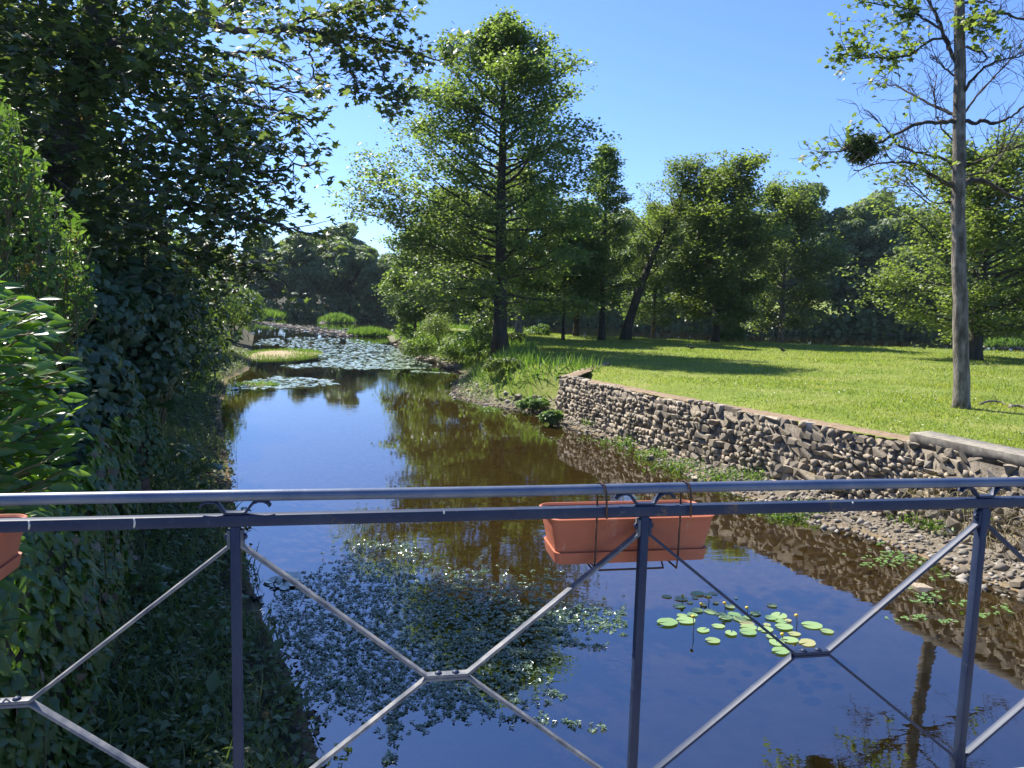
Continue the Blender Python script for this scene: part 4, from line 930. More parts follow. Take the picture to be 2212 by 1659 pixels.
def make_pointed_shrub():
    rng = np.random.default_rng(44); b = np.array([-4.4, 6.0, 2.0]); root = empty('pointed_leaf_shrub', tuple(b)); tag(root, 'tall upright shrub with small pointed leaves and brown tips above the laurel', 'shrub')
    wood = MB(); f = MB(); br = MB(); A = []; tips = []
    edge = lambda v: np.interp(v, [130, 230, 330, 420, 520, 600, 660], [-10, 40, 100, 150, 200, 210, 190])
    for i in range(420):
        v = rng.uniform(140, 700); u = edge(v) - abs(rng.normal(0, 1)) * 170 - rng.uniform(0, 20); D = rng.uniform(5.0, 6.8); tip = at_d(u, v, D) - b
        d = np.array([rng.uniform(.0, .5), rng.uniform(-.5, .2), rng.uniform(.5, 1.0)]); d /= np.linalg.norm(d); l_ = rng.uniform(.25, .5); st = tip - d * l_
        q = smooth_path([st, (st + tip) / 2 + rng.normal(0, .02, 3), tip], 7, .004, rng); wood.tube(q, np.linspace(.006, .002, 7), 4, False)
        if i % 6 == 0: wood.tube(smooth_path([(rng.normal(-.1, .15), rng.normal(0, .15), -.2), st * np.array([.6, .6, .55]), st], 8, .02, rng), np.linspace(.025, .007, 8), 5, False)
        for j in range(17):
            fr = rng.uniform(.1, 1.05); A.append((st + (tip - st) * fr, d))
        tips.append(tip)
    C = np.array([a[0] for a in A]); dd = np.array([a[1] for a in A]); N = len(C); t = dd * .55 + rnd_dir(rng, N) * .8; n = rnd_dir(rng, N); n[:, 2] += .6
    f.scatter(lance(.22, 2, .12, .08)[0], lance(.22, 2, .12, .08)[1], C + rng.normal(0, .012, (N, 3)), n, t, .068 * rng.uniform(.6, 1.25, N)); f.obj('foliage', root, M['shrub'])
    k = rng.integers(0, len(tips), 26); c = np.repeat(np.array(tips)[k], 9, 0) + rng.normal(0, .018, (234, 3)); br.scatter(LEAF[0], LEAF[1], c, rnd_dir(rng, 234), rnd_dir(rng, 234), .04); tag(br.obj('brown_seed_heads', root, M['samara']), kind='stuff')
    wood.obj('stems', root, M['stem'], True)
make_pointed_shrub()

# ivy-clad stump, evergreen bushes and the sunlit shrubs further along
leafy_bush('ivy_clad_stump', 'dark mound of old ivy climbing between the shrubs above the pier', (-5.7, 10.6, 1.2), (1.15, 1.1, 1.7), M['ivy'], 61, 9500, .11, IVY, 34, cat='ivy', lr=(.28, .5), upb=.1)
leafy_bush('ivy_clad_stump', 'blackish ivy heap on top of the garden wall behind the laurel', (-5.2, 8.6, 1.9), (.9, .9, 1.2), M['ivy'], 62, 5200, .10, IVY, 24, cat='ivy', lr=(.3, .55), upb=.1)
leafy_bush('ivy_clad_stump', 'ivy spilling over the top of the garden wall below the pointed-leaf shrub', (-4.25, 6.9, 1.85), (.75, .9, .75), M['ivy'], 74, 4200, .10, IVY, 24, cat='ivy', lr=(.3, .55), upb=.1)
leafy_bush('ivy_clad_stump', 'low ivy cushion on the wall head beside the laurel', (-3.6, 5.3, 1.85), (.6, .8, .55), M['ivy'], 75, 3000, .10, IVY, 20, cat='ivy', lr=(.3, .55), upb=.1)
LANCE2 = lance(.17, 2, .2, .06)
leafy_bush('evergreen_bush', 'large dark rhododendron-like bush hanging over the near water edge', (-6.9, 14.2, .5), (1.9, 2.2, 2.4), M['dark'], 63, 7500, .17, LANCE2, 46, lr=(.22, .42))
leafy_bush('evergreen_bush', 'dark evergreen bush behind the pier at the foot of the sycamore', (-7.7, 12.2, 1.0), (1.7, 1.6, 2.2), M['dark'], 64, 5200, .17, LANCE2, 36, lr=(.22, .42))
leafy_bush('evergreen_bush', 'dusky bush with overhanging shoots midway along the shaded bank', (-9.6, 19.0, .5), (2.2, 2.6, 2.6), M['dark'], 65, 7000, .17, LANCE2, 44, lr=(.22, .42))
leafy_bush('sunlit_shrub', 'yellow-green sunlit shrub glowing behind the dark bushes under the sycamore', (-10.6, 22.5, 1.4), (2.1, 2.0, 2.6), M['bright'], 66, 6500, .16, LEAF, 40, lr=(.2, .4), cat='shrub')
leafy_bush('sunlit_shrub', 'light green shrub on the bank just before the sandbar', (-13.6, 30.0, .7), (2.2, 2.6, 2.2), M['bright'], 67, 6000, .18, LEAF, 36, lr=(.2, .4), cat='shrub')
leafy_bush('waterside_bush', 'mid-green bush on the bank between the dusky bush and the sunlit shrub', (-10.9, 24.3, .4), (1.7, 1.9, 1.9), M['broad'], 71, 6500, .15, LEAF, 40, lr=(.2, .36))
leafy_bush('waterside_bush', 'low spreading bush just before the small weed bank', (-12.3, 29.0, .3), (1.5, 1.7, 1.3), M['broad'], 72, 5000, .15, LEAF, 34, lr=(.2, .36))
leafy_bush('waterside_bush', 'sunlit low bush beside the sandbar', (-15.6, 37.5, .4), (1.5, 1.9, 1.3), M['bright'], 73, 5000, .16, LEAF, 34, lr=(.2, .36))
leafy_bush('waterside_bush', 'rounded bush at the end of the left bank with bright right flank', (-19.9, 54.0, .4), (2.3, 2.6, 2.5), M['bright'], 68, 8000, .2, LEAF, 44, lr=(.18, .34))
leafy_bush('waterside_bush', 'dark green bush leaning over the water behind the sandbar', (-17.2, 42.5, .5), (2.3, 2.6, 2.6), M['broad'], 69, 7000, .19, LEAF, 40, lr=(.2, .36))
for i, (x, y, h_, r_, lab) in enumerate(((-13.5, 18.5, 9.5, 3.6, 'leafy tree filling the gap behind the sycamore trunk'), (-17, 27, 10.5, 4.2, 'broad tree behind the sunlit shrubs on the left bank'), (-20.5, 37, 9.0, 4.0, 'lower leafy tree on the left bank behind the sandbar'), (-27, 50, 8.5, 4.5, 'tree behind the rounded waterside bush'), (-12.0, 8.0, 6.2, 3.0, 'dark tree behind the pointed-leaf shrub at the frame edge'), (-35, 72, 9, 4.5, 'distant tree at the far end of the left bank'))):
    lobed_tree('left_bank_tree', lab, 'tree', (x, y, 1.3), h_, r_, (M['barkdark'], M['broad']), 90 + i, leaves=13000, size=.25, zlo=.03, nl=90, tr=.25, group='trees along the left bank', lr=(.10, .24), nlimb=9)

# ------------------------------------------------------------------ bank undergrowth on the near left
def make_left_undergrowth():
    rng = np.random.default_rng(45); N = 120000; y = 2.8 + rng.random(N) ** 1.8 * 45; x = -rng.uniform(0.8, 1, N) * 0 - rng.uniform(.8, 1, N) * 0 - rng.uniform(.8, np.interp(y, [3, 25, 48], [6, 14, 20]), N); d = sdist(x, y)
    lw = np.interp(y, LW[:, 1], LW[:, 0], right=-99); ok = (d > -.22) & (d < np.interp(y, [10, 20], [2.6, 3.6])) & ((y > 10.2) | (x > lw + .05)) & (y > 2.8); x, y, d = x[ok], y[ok], d[ok]
    dens = sm(-.1, .6, d + .34 * vnoise(x, y, 2.6) + .12 * vnoise(x, y, 7, 3)); k = rng.random(len(x)) < dens; x, y = x[k], y[k]; z = np.maximum(ground_h(x, y), -.01)
    g = rng.random(len(x)) < .30 + .45 * sm(-.2, .5, vnoise(x, y, 1.1, 5)); mb = MB(); h_ = rng.uniform(.12, .42, g.sum()); blades(mb, rng, x[g], y[g], z[g] - .01, h_, BLADE, .5, .5)
    o = mb.obj('bank_grass', None, M['bankgrass']); tag(o, 'long dark grass growing on the shaded near bank', 'grass', kind='stuff')
    l = ~g; n_ = l.sum(); c = np.stack([x[l], y[l], z[l] + rng.uniform(.02, .22, n_)], 1); c = np.repeat(c, 2, 0) + rng.normal(0, .03, (n_ * 2, 3)); n = rnd_dir(rng, len(c)); n[:, 2] = np.abs(n[:, 2]) + .7; t = rnd_dir(rng, len(c)); mb = MB()
    mb.scatter(LEAF[0], LEAF[1], c, n, t, .074 * rng.lognormal(0, .35, len(c))); o = mb.obj('undergrowth', None, M['bankleaf']); tag(o, 'low leafy weeds carpeting the shaded near bank', 'undergrowth', kind='stuff')
M['bankgrass'] = leafmat('bank_grass', [(.09, .13, .055), (.13, .175, .07), (.18, .22, .10)], .3)
M['bankleaf'] = leafmat('bank_leaf', [(.08, .12, .055), (.12, .165, .07), (.17, .22, .10)], .3, .4)
make_left_undergrowth()
def make_garden_grass():
    rng = np.random.default_rng(60); N = 4500; y = rng.uniform(2.6, 10, N); x = np.interp(y, LW[:, 1], LW[:, 0]) - .5 - rng.random(N) ** 1.5 * 5; mb = MB(); blades(mb, rng, x, y, np.full(N, 1.99), rng.uniform(.06, .3, N), BLADE, .5, .7); o = mb.obj('garden_grass', None, M['bankgrass']); tag(o, 'rough grass behind the garden wall under the laurel', 'grass', kind='stuff')
make_garden_grass()
def make_litter():
    rng = np.random.default_rng(58); N = 16000; y = 2.8 + rng.random(N) ** 1.5 * 18; x = -rng.uniform(.7, 9, N); d = sdist(x, y); ok = (d > -.12) & (d < 1.3) & (rng.random(N) < sm(1.4, .2, d)) & ((y > 10.2) | (x > np.interp(y, LW[:, 1], LW[:, 0]) + .05)); x, y = x[ok], y[ok]; n_ = len(x); z = ground_h(x, y)
    mb = MB(); n = rng.normal(0, .4, (n_, 3)); n[:, 2] = 1; mb.scatter(LEAF[0] * np.array([1.6, 1, 1]), LEAF[1], np.stack([x, y, z + .012], 1), n, rnd_dir(rng, n_), rng.uniform(.03, .09, n_)); o = mb.obj('leaf_litter', None, M['litter']); tag(o, 'brown fallen leaves and chips along the shaded water edge', 'leaf litter', kind='stuff')
make_litter()
def seedling(label, p, hgt, seed, k=9, size=.2):
    rng = np.random.default_rng(seed); root = empty('sycamore_seedling', (p[0], p[1], p[2])); tag(root, label, 'seedling', 'young sycamores on the shaded bank')
    st = MB(); q = smooth_path([(0, 0, -.05), (rng.normal(0, .05), rng.normal(0, .05), hgt * .5), (rng.normal(0, .1), rng.normal(0, .1), hgt)], 8, .01, rng); st.tube(q, np.linspace(.009, .004, 8), 5)
    T = MAPLE[0].copy()
    for i in range(k):
        a = i * 2.4 + rng.normal(0, .3); f = rng.uniform(.35, 1.0); c = q[int(f * 7)]; o = np.array([math.cos(a), math.sin(a), .25]); e = c + o * .12; st.tube([c, e], .003, 4)
        m_ = MB(); m_.scatter(MAPLE[0], MAPLE[1], np.array([e]), np.array([[o[0] * .3, o[1] * .3 - .2, 1.0]]), np.array([[o[0], o[1], -.25]]), size * rng.uniform(.7, 1.2)); m_.obj('leaf', root, M['ivyobj'])
    st.obj('stem', root, M['stem'])
seedling('young sycamore with wide lobed leaves beside the masonry pier', on_z(372, 1010, .6) + np.array([0, 0, -.3]), .8, 1, 14, .24)
seedling('young sycamore with a few large leaves at the shaded water edge', on_z(455, 1050, .4) + np.array([0, 0, -.1]), .6, 2, 12, .22)
seedling('low sycamore seedling among the weeds under the railing brace', on_z(300, 1290, .4), .45, 3, 9, .17)
seedling('red-stemmed sycamore seedling on the gravelly edge near the left railing post', on_z(470, 1400, .25), .5, 4, 8, .13)

# ------------------------------------------------------------------ meadow grass
def make_meadow_grass():
    rng = np.random.default_rng(46); N = 285000
    y = 9.5 * (60 / 9.5) ** (rng.random(N) ** .9); x = rng.uniform(-.25, 1.0, N) * y + rng.uniform(0, 5, N) * (rng.random(N) < .25); d = sdist(x, y)
    ok = (d > .8) & ~is_beach(x, y) & (x > np.interp(y, [0, 30, 45, 60], [1, -1.5, -3, -6])) & ~((y < W0[1] + .2) & (x < wall_x(y) + .42)); x, y = x[ok], y[ok]; z = ground_h(x, y)
    h_ = np.clip(.045 * (1 + .5 * vnoise(x, y, .9)) * rng.uniform(.5, 1.6, len(x)) * np.interp(y, [10, 50], [.9, 1.9]), .02, .2)
    mb = MB(); blades(mb, rng, x, y, z - .005, h_, BLADE3, .6, 2.6 * 1.0)
    o = mb.obj('meadow_grass', None, M['grassblade']); tag(o, 'sunlit mown grass of the meadow', 'grass', kind='stuff')
make_meadow_grass()
def make_daisies():
    rng = np.random.default_rng(59); N = 700; y = rng.uniform(12, 34, N); x = rng.uniform(.1, .75, N) * y; ok = (sdist(x, y) > 1) & ~is_beach(x, y) & (x > wall_x(y) + .5) & (vnoise(x, y, .5, 6) > -.1); x, y = x[ok], y[ok]; z = ground_h(x, y); n_ = len(x); mb = MB(); n = rng.normal(0, .25, (n_, 3)); n[:, 2] = 1
    mb.scatter(np.array([(math.cos(a), math.sin(a), 0) for a in np.arange(6) * 1.047]), [np.array([[0, 1, 2, 3, 4, 5]])], np.stack([x, y, z + .06], 1), n, rnd_dir(rng, n_), .016); o = mb.obj('daisies', None, leafmat('daisy', [(.6, .6, .55), (.75, .75, .7)], .2)); tag(o, 'white clover and daisy heads dotted through the lawn', 'flowers', kind='stuff')
make_daisies()
def make_bank_grass():
    rng = np.random.default_rng(47); N = 60000; y = rng.uniform(25.5, 76, N); x = rng.uniform(-14, 6, N); d = sdist(x, y); ok = (d > .35) & (d < 3.6) & ~is_beach(x, y) & (x > -13) & (x < np.interp(y, [25, 35, 60, 76], [3, 3, 2, -4])); x, y, d = x[ok], y[ok], d[ok]; z = ground_h(x, y)
    k = rng.random(len(x)) < sm(.3, 1.6, d + .5 * vnoise(x, y, 1.3)); x, y, z = x[k], y[k], z[k]
    mb = MB(); blades(mb, rng, x, y, z - .02, rng.uniform(.18, .65, len(x)), BLADE3, .45, 1.0); o = mb.obj('bank_grass', None, M['reed']); tag(o, 'rank grass and nettles on the sunny bank below the alder', 'grass', kind='stuff')
make_bank_grass()
BUSHES = [((905, 760), (1.3, 1.2, 1.1), 'bright', 'low bramble heap on the point at the stream bend'), ((950, 745), (1.4, 1.3, 1.3), 'lime', 'taller sunlit bramble beside the pale leaning trunk'), ((985, 765), (1.2, 1.2, 1.0), 'bright', 'leafy bramble between the sunlit bramble and the tall alder'), ((1030, 770), (1.1, 1.1, 1.2), 'weed', 'grassy nettle clump at the left foot of the tall alder'), ((1115, 765), (.55, .5, .5), 'broad', 'small dark bush at the right foot of the tall alder'), ((935, 705), (1.2, 1.2, 1.5), 'bright', 'upright sunlit shrub behind the brambles on the point'), ((1150, 840), (.7, .6, .28), 'weed', 'nettle patch on the slope left of the stone wall end'), ((1085, 815), (1.1, 1.0, .4), 'broad', 'shaded weeds on the slope below the tall alder'), ((1192, 862), (.4, .4, .25), 'weed', 'leafy weeds tucked against the end of the stone wall')]
for i, ((u, v), R3, mt, lab) in enumerate(BUSHES):
    p = on_z(u, v, .75); leafy_bush('bank_weeds' if R3[2] < .9 else 'bramble_bush', lab, (p[0], p[1], max(gz(p[0], p[1]), .1) - .1), R3, M[mt], 120 + i, 2600, .13 if p[1] > 32 else .10, LEAF, 24, cat='bush', group='bushes on the sunny bank', stems=6, lr=(.25, .45))
p = on_z(1580, 738, 1.1); leafy_bush('pale_shrub', 'low silvery shrub beside the trunk of the round-crowned tree', (p[0], p[1], .9), (1.3, 1.0, .75), M['weed'], 140, 2600, .14, LEAF, 22, stems=6, lr=(.25, .45))
p = on_z(1165, 728, 1.0); leafy_bush('pale_shrub', 'pale waterside shrub behind the grey-trunked tree', (p[0], p[1], .7), (1.3, 1.0, .7), M['weed'], 141, 2200, .14, LEAF, 20, stems=6, lr=(.25, .45))

# undergrowth that closes the foot of the far woods
def make_far_undergrowth():
    rng = np.random.default_rng(48); mb = MB(); fs = np.array(far_shore[:-1], float); N = 16000
    t_ = rng.uniform(0, len(fs) - 1.001, N); i = t_.astype(int); f = (t_ - i)[:, None]; p = fs[i] * (1 - f) + fs[i + 1] * f; p[:, 1] += rng.uniform(-.6, 7, N)
    z = rng.uniform(0, 1, N) ** 1.5 * 3.2 * (1 + .5 * vnoise(p[:, 0], p[:, 1], .35)); n = rnd_dir(rng, N); n[:, 1] -= .4; n[:, 2] += .6; mb.scatter(BLOB[0], BLOB[1], np.column_stack([p, z]), n, rnd_dir(rng, N), .6 * rng.uniform(.5, 1.3, N))
    o = mb.obj('far_undergrowth', None, M['far']); tag(o, 'scrub along the foot of the far bank woods', 'undergrowth', kind='stuff')
make_far_undergrowth()

# ------------------------------------------------------------------ gravel beach
M['pebble'] = leafmat('pebble', [(.10, .085, .065), (.17, .145, .115), (.23, .205, .17), (.33, .30, .255)], 0.0, .9, None, .15)
def make_pebbles():
    rng = np.random.default_rng(49); N = 90000; y = rng.uniform(7.5, 36, N); x = rng.uniform(-4, 10, N); d = sdist(x, y); beach = is_beach(x, y)
    ok = (d > -.35) & ((beach & (d < 4)) | (~beach & (d < .9) & (y > 24))) & (rng.random(N) < np.interp(y, [8, 30], [1, .55])); x, y, d = x[ok], y[ok], d[ok]
    k = rng.random(len(x)) < np.where(d < 1.2, 1, .55); x, y = x[k], y[k]; z = ground_h(x, y); n_ = len(x); s_ = np.clip(rng.lognormal(math.log(.036), .45, n_), .015, .14)
    mb = MB(); which = rng.integers(0, 6, n_)
    O = np.array([(1, 0, 0), (0, 1, 0), (-1, 0, 0), (0, -1, 0), (0, 0, 1), (0, 0, -1)], float); F = [np.array([[0, 1, 4], [1, 2, 4], [2, 3, 4], [3, 0, 4], [1, 0, 5], [2, 1, 5], [3, 2, 5], [0, 3, 5]])]
    for w_ in range(6):
        m_ = which == w_; T = O * rng.uniform(.7, 1.3, (6, 1)) * np.array([1, .8, .5]) + rng.normal(0, .12, (6, 3)); c = m_.sum(); n = rng.normal(0, .25, (c, 3)); n[:, 2] = 1
        mb.scatter(T, F, np.stack([x[m_], y[m_], z[m_] + s_[m_] * .15], 1), n, rnd_dir(rng, c), s_[m_])
    o = mb.obj('pebbles', None, M['pebble']); tag(o, 'pale flat pebbles of the gravel strip below the wall', 'pebbles', kind='stuff')
make_pebbles()
def rock(label, u, v, size, seed, mat='stonev', z=.04):
    rng = np.random.default_rng(seed); p = on_z(u, v, z if z == 0 else .12); o = new_obj('loose_rock', STONES[seed % 18], None); o.location = (p[0], p[1], gz(p[0], p[1]) + size * .12); o.scale = (size, size * rng.uniform(.6, .9), size * .45); o.rotation_euler = (rng.normal(0, .1), rng.normal(0, .1), rng.uniform(0, 6)); tag(o, label, 'rock', 'loose rocks on the gravel'); return o
for i, (u, v, s_, lab) in enumerate(((1405, 978, .26, 'dark flat rock at the water edge below the middle of the stone wall'), (1195, 902, .28, 'dark rock at the water edge near the far end of the wall'), (1270, 925, .2, 'small rock on the gravel below the far end of the wall'), (1500, 1022, .2, 'dark rock at the waterline just left of the planter'), (1710, 1072, .2, 'rock on the gravel above the flat rail right of the planter'), (1735, 1045, .24, 'pale rock against the foot of the wall above the handrail'), (1830, 1118, .17, 'rock on the gravel under the flat rail'), (1965, 1180, .16, 'rock at the waterline beside the long blue brace'), (2120, 1130, .2, 'dark stone on the pebbles by the right railing post'), (2200, 1250, .22, 'pale rock at the water edge by the right frame edge'), (1120, 868, .3, 'flat rock on the gravel left of the wall end'), (1010, 845, .3, 'broad rock on the gravel spit below the alder'))):
    rock(lab, u, v, s_, 300 + i)
rock('flat tan stone lying awash among the small water plants', 1990, 1273, .26, 330, z=0).location.z = .0

def make_beach_weeds():
    rng = np.random.default_rng(50)
    L_ = [(1290, 905, .45, 'grassy weeds at the wall foot near its far end'), (1355, 935, .55, 'green weeds against the wall, third of the way along'), (1420, 960, .55, 'nettles at the wall foot below a pale square stone'), (1480, 985, .6, 'tufted grass at the wall foot left of the centre'), (1560, 1010, .6, 'broad-leaved weeds at the wall foot above the planter'), (1640, 1020, .55, 'grass tuft at the wall foot right of the planter'), (1700, 1080, .4, 'weeds on the gravel just under the handrail'), (1760, 1075, .4, 'thin grass on the gravel behind the rails'), (2010, 1120, .42, 'grass tuft under the wall left of the right railing post'), (2055, 1135, .4, 'grass tuft at the wall foot beside the right railing post'), (2170, 1160, .5, 'lush weeds at the wall foot beyond the right railing post'), (1060, 865, .4, 'bright grass tuft on the gravel spit'), (1240, 885, .35, 'small weeds at the corner of the wall')]
    for i, (u, v, s_, lab) in enumerate(L_):
        p = on_z(u, v, .30); zz = gz(p[0], p[1]); root = empty('weed_clump', (p[0], p[1], zz)); tag(root, lab, 'weeds', 'weeds on the gravel strip')
        f = MB(); k = 110; a = rng.normal(0, s_ * .6, (k, 2)) * np.array([1.0, .6]); blades(f, rng, a[:, 0], a[:, 1], np.zeros(k) - .02, rng.uniform(.06, .26, k) * (s_ / .5), BLADE3, .55, 1.1); tag(f.obj('blades', root, M['reed']), kind='stuff')
        g = MB(); k = 200; c = np.column_stack([rng.normal(0, s_ * .5, (k, 2)) * np.array([1, .6]), rng.uniform(.01, .17, k) * s_ / .5]); n = rnd_dir(rng, k); n[:, 2] += .8; g.scatter(LEAF[0], LEAF[1], c, n, rnd_dir(rng, k), .07 * rng.uniform(.6, 1.3, k)); tag(g.obj('leaves', root, M['weed']), kind='stuff')
    # dead straw hanging down the near end of the wall
    root = empty('dry_grass_tangle', tuple(W1 * np.array([1, 1, 0]))); off = np.array(root.location); tag(root, 'straw-coloured dead grass hanging over the near part of the wall', 'dry grass'); f = MB(); k = 900
    t_ = rng.beta(1.2, 1.2, k) * 4.2 - 1.0; e = (W2 - W1) / np.linalg.norm((W2 - W1)[:2]); n = np.array([e[1], -e[0], 0]); n = n if n[0] < 0 else -n
    c = W1 + np.outer(t_, e); c[:, 2] = rng.uniform(.15, 1.0, k) * sm(-1, .6, t_) + .05; c += n * (.12 + .08 * rng.random(k))[:, None]; tt = rng.normal(0, .6, (k, 3)); tt[:, 2] -= .4; tt += n * .3
    f.scatter(BLADE[0] * np.array([.35, 1, 1]), BLADE[1], c - off, np.repeat(n[None], k, 0) + rng.normal(0, .3, (k, 3)), tt, rng.uniform(.15, .45, k)); f.obj('blades', root, M['straw'])
M['straw'] = leafmat('straw', [(.20, .16, .08), (.28, .23, .13), (.14, .11, .06)], .2)
make_beach_weeds()

# ------------------------------------------------------------------ water plants
def make_water_weed():
    rng = np.random.default_rng(51); poly = np.array([(600, 1260), (690, 1220), (760, 1165), (900, 1190), (990, 1230), (1110, 1232), (1180, 1235), (1215, 1290), (1225, 1330), (1200, 1400), (1200, 1480), (1150, 1520), (1080, 1560), (960, 1560), (860, 1600), (800, 1560), (700, 1560), (650, 1500), (590, 1400), (560, 1330)], float)
    N = 34000; u = rng.uniform(540, 1370, N); v = rng.uniform(1150, 1650, N); ins = inside(poly, u, v); d = dist(poly, u, v); sd = np.where(ins, d, -d)
    dens = sm(-22, 60, sd + 42 * vnoise(u, v, .035, 2)) * np.interp(v, [1150, 1250, 1480, 1640], [.45, 1, .75, .10])
    arm = np.exp(-((v - 1330 - (u - 1230) * .12) / 26) ** 2) * (u > 1200) * (u < 1352) * .6 + np.exp(-((v - 1385 - (u - 1200) * .15) / 6) ** 2) * (u > 1180) * (u < 1310) * .5 + np.exp(-((v - 1555 - (u - 1150) * .12) / 5) ** 2) * (u > 1100) * (u < 1310) * .4 + np.exp(-((v - 1190 + (u - 560) * .02) / 14) ** 2) * (u > 740) * (u < 900) * .5 + np.exp(-((u - 850 + (v - 1560) * .1) / 10) ** 2) * (v > 1520) * (v < 1650) * .35
    k = rng.random(N) < np.clip(dens * .40 + arm * .7, 0, .9); u, v = u[k], v[k]; p = np.array([on_z(a, b, 0) for a, b in zip(u, v)]); ok = sdist(p[:, 0], p[:, 1]) < -.05; p = p[ok]; n_ = len(p)
    mb = MB()
    for j in range(6):
        a = j * 1.047 + rng.normal(0, .25, n_); t = np.stack([np.cos(a), np.sin(a), rng.uniform(-.1, .7, n_)], 1); n = rng.normal(0, .25, (n_, 3)); n[:, 2] = 1
        mb.scatter(LEAF[0] * np.array([1.0, 1, 1]), LEAF[1], p + np.array([0, 0, .008]) + rng.normal(0, .004, (n_, 3)), n, t, .030 * rng.lognormal(0, .3, n_))
    o = mb.obj('water_weed', None, M['waterweed']); tag(o, 'floating mat of small star-leaved water weed in the shade', 'water weed', kind='stuff')
    # thin patches of the same plant near the gravel
    mb = MB(); P = []
    for (u, v, su, sv, k) in ((1935, 1205, 34, 9, 80), (2010, 1285, 16, 5, 16), (1995, 1297, 22, 4, 14), (2035, 1245, 12, 4, 9), (1905, 1172, 12, 4, 12), (2050, 1340, 14, 3, 8), (2120, 1330, 16, 4, 12), (1875, 1218, 12, 3, 10), (1975, 1335, 20, 4, 14), (1320, 950, 50, 3, 60), (2075, 1300, 16, 4, 10), (2170, 1318, 14, 4, 10), (2160, 1240, 10, 3, 6)):
        for a, b in zip(rng.normal(u, su, k), rng.normal(v, sv, k)): P.append(on_z(a, b, 0))
    p = np.array(P); p = p[sdist(p[:, 0], p[:, 1]) < -.06]; n_ = len(p)
    for j in range(4):
        a = j * 1.57 + rng.normal(0, .3, n_); t = np.stack([np.cos(a), np.sin(a), 0 * a], 1); n = rng.normal(0, .1, (n_, 3)); n[:, 2] = 1; mb.scatter(LEAF[0] * np.array([1.6, 1, 1]), LEAF[1], p + np.array([0, 0, .006]), n, t, .036 * rng.uniform(.5, 1.2, n_))
    o = mb.obj('water_weed', None, M['pad']); tag(o, 'thin pale patches of floating weed in the shallows by the gravel', 'water weed', kind='stuff')
make_water_weed()
def pad_mesh(rng, n=18):
    a0 = .16; a = np.linspace(a0, 2 * math.pi - a0, n); r = 1 + .03 * np.sin(a * 5 + rng.uniform(0, 6)) + rng.normal(0, .018, n); v = [(0, .12, .0)] + [(r[i] * math.sin(a[i]) * .86, -r[i] * math.cos(a[i]), .02 + .05 * max(0, math.sin(a[i] * 3 + 1)) * rng.random()) for i in range(n)]
    return np.array(v), [np.array([[0, i + 1, i] for i in range(1, n)])]
def make_lily():
    rng = np.random.default_rng(52); c0 = on_z(1600, 1345, 0); root = empty('water_lily_plant', (c0[0], c0[1], -.3)); off = np.array(root.location); tag(root, 'yellow water lily with bright round floating pads between the planter and right post', 'water lily')
    me = []
    for i in range(6):
        T, F = pad_mesh(rng); m_ = MB(); m_.add(T, F); q = m_.mesh('lily_pad'); q.materials.append(M['padobj']); q.polygons.foreach_set('use_smooth', np.ones(len(q.polygons), bool)); me.append(q)
    # (u, v, half length, turn) read off the photo, placed on the water
    K = .3616 * .5486; pads = [(208, 132, 56), (363, 160, 72), (542, 105, 75), (660, 126, 47), (716, 100, 50), (347, 238, 70), (536, 287, 68), (612, 230, 45), (688, 300, 74), (460, 200, 38), (742, 204, 38), (894, 247, 60), (374, 340, 58), (486, 332, 58), (418, 398, 105), (214, 420, 116), (770, 455, 72), (606, 502, 72), (710, 617, 82), (848, 370, 74), (945, 337, 84), (1000, 380, 76), (1175, 322, 62), (1090, 370, 55), (1080, 428, 80), (1100, 473, 88), (908, 537, 74), (1092, 527, 92), (1282, 492, 88), (1300, 443, 45), (1354, 233, 56), (1342, 372, 66), (1432, 342, 96), (1452, 405, 62), (1530, 398, 40), (1485, 470, 94), (1598, 540, 68), (1790, 450, 108), (1954, 516, 70), (1344, 575, 56), (1404, 632, 92), (1550, 608, 90), (1738, 642, 92), (1450, 732, 98), (800, 330, 55), (516, 148, 36), (964, 153, 20)]
    for i, (x, y, hl) in enumerate(pads):
        u = (2550 + x * .36166) * .5486; v = (2300 + y * .36166) * .5486; p = on_z(u, v, .006); s_ = np.linalg.norm(on_z(u + hl * .36166 * .5486, v, .006) - p)
        o = new_obj('pad', me[i % 6], root); o.location = p - off + np.array([0, 0, .003 * (i % 4)]); o.scale = (s_, s_, s_); o.rotation_euler = (rng.normal(0, .02), rng.normal(0, .02), rng.uniform(-1.9, -.9) if rng.random() < .7 else rng.uniform(0, 6))
    yel = surf('lily_flower', [(.3, (.60, .40, .03)), (.7, (.75, .55, .10))], 20, .5, .1, .002); st_m = surf('lily_stalk', [(.3, (.03, .045, .02)), (.7, (.06, .08, .03))], 20, .5, .1, .002)
    for i, (x, y, yb) in enumerate(((380, 135, 205), (582, 225, 265), (495, 362, 540), (1080, 265, 330), (1618, 350, 500), (663, 150, 228), (838, 215, 320), (1465, 555, 600))):
        f_ = lambda a, b: ((2550 + a * .36166) * .5486, (2300 + b * .36166) * .5486)
        b = on_z(*f_(x, yb), 0); d = ray(*f_(x, y)); top = CAM + d * (b[1] / d[1]); fl = empty('flower'); fl.parent = root; fl.location = b - off
        sm_ = MB(); h_ = top[2]; sm_.tube([(0, 0, -.28), (0, 0, 0), (.006, 0, h_ * .5), (top[0] - b[0], 0, h_)], .005, 5); sm_.obj('stalk', fl, st_m)
        g = MB(); zz = np.array([0, .25, .6, .9, 1.0]); g.tube(np.column_stack([np.full(5, top[0] - b[0]), np.zeros(5), h_ - .008 + zz * .034]), [.006, .018, .021, .016, .008], 9); g.obj('petals', fl, yel, True)
make_lily()
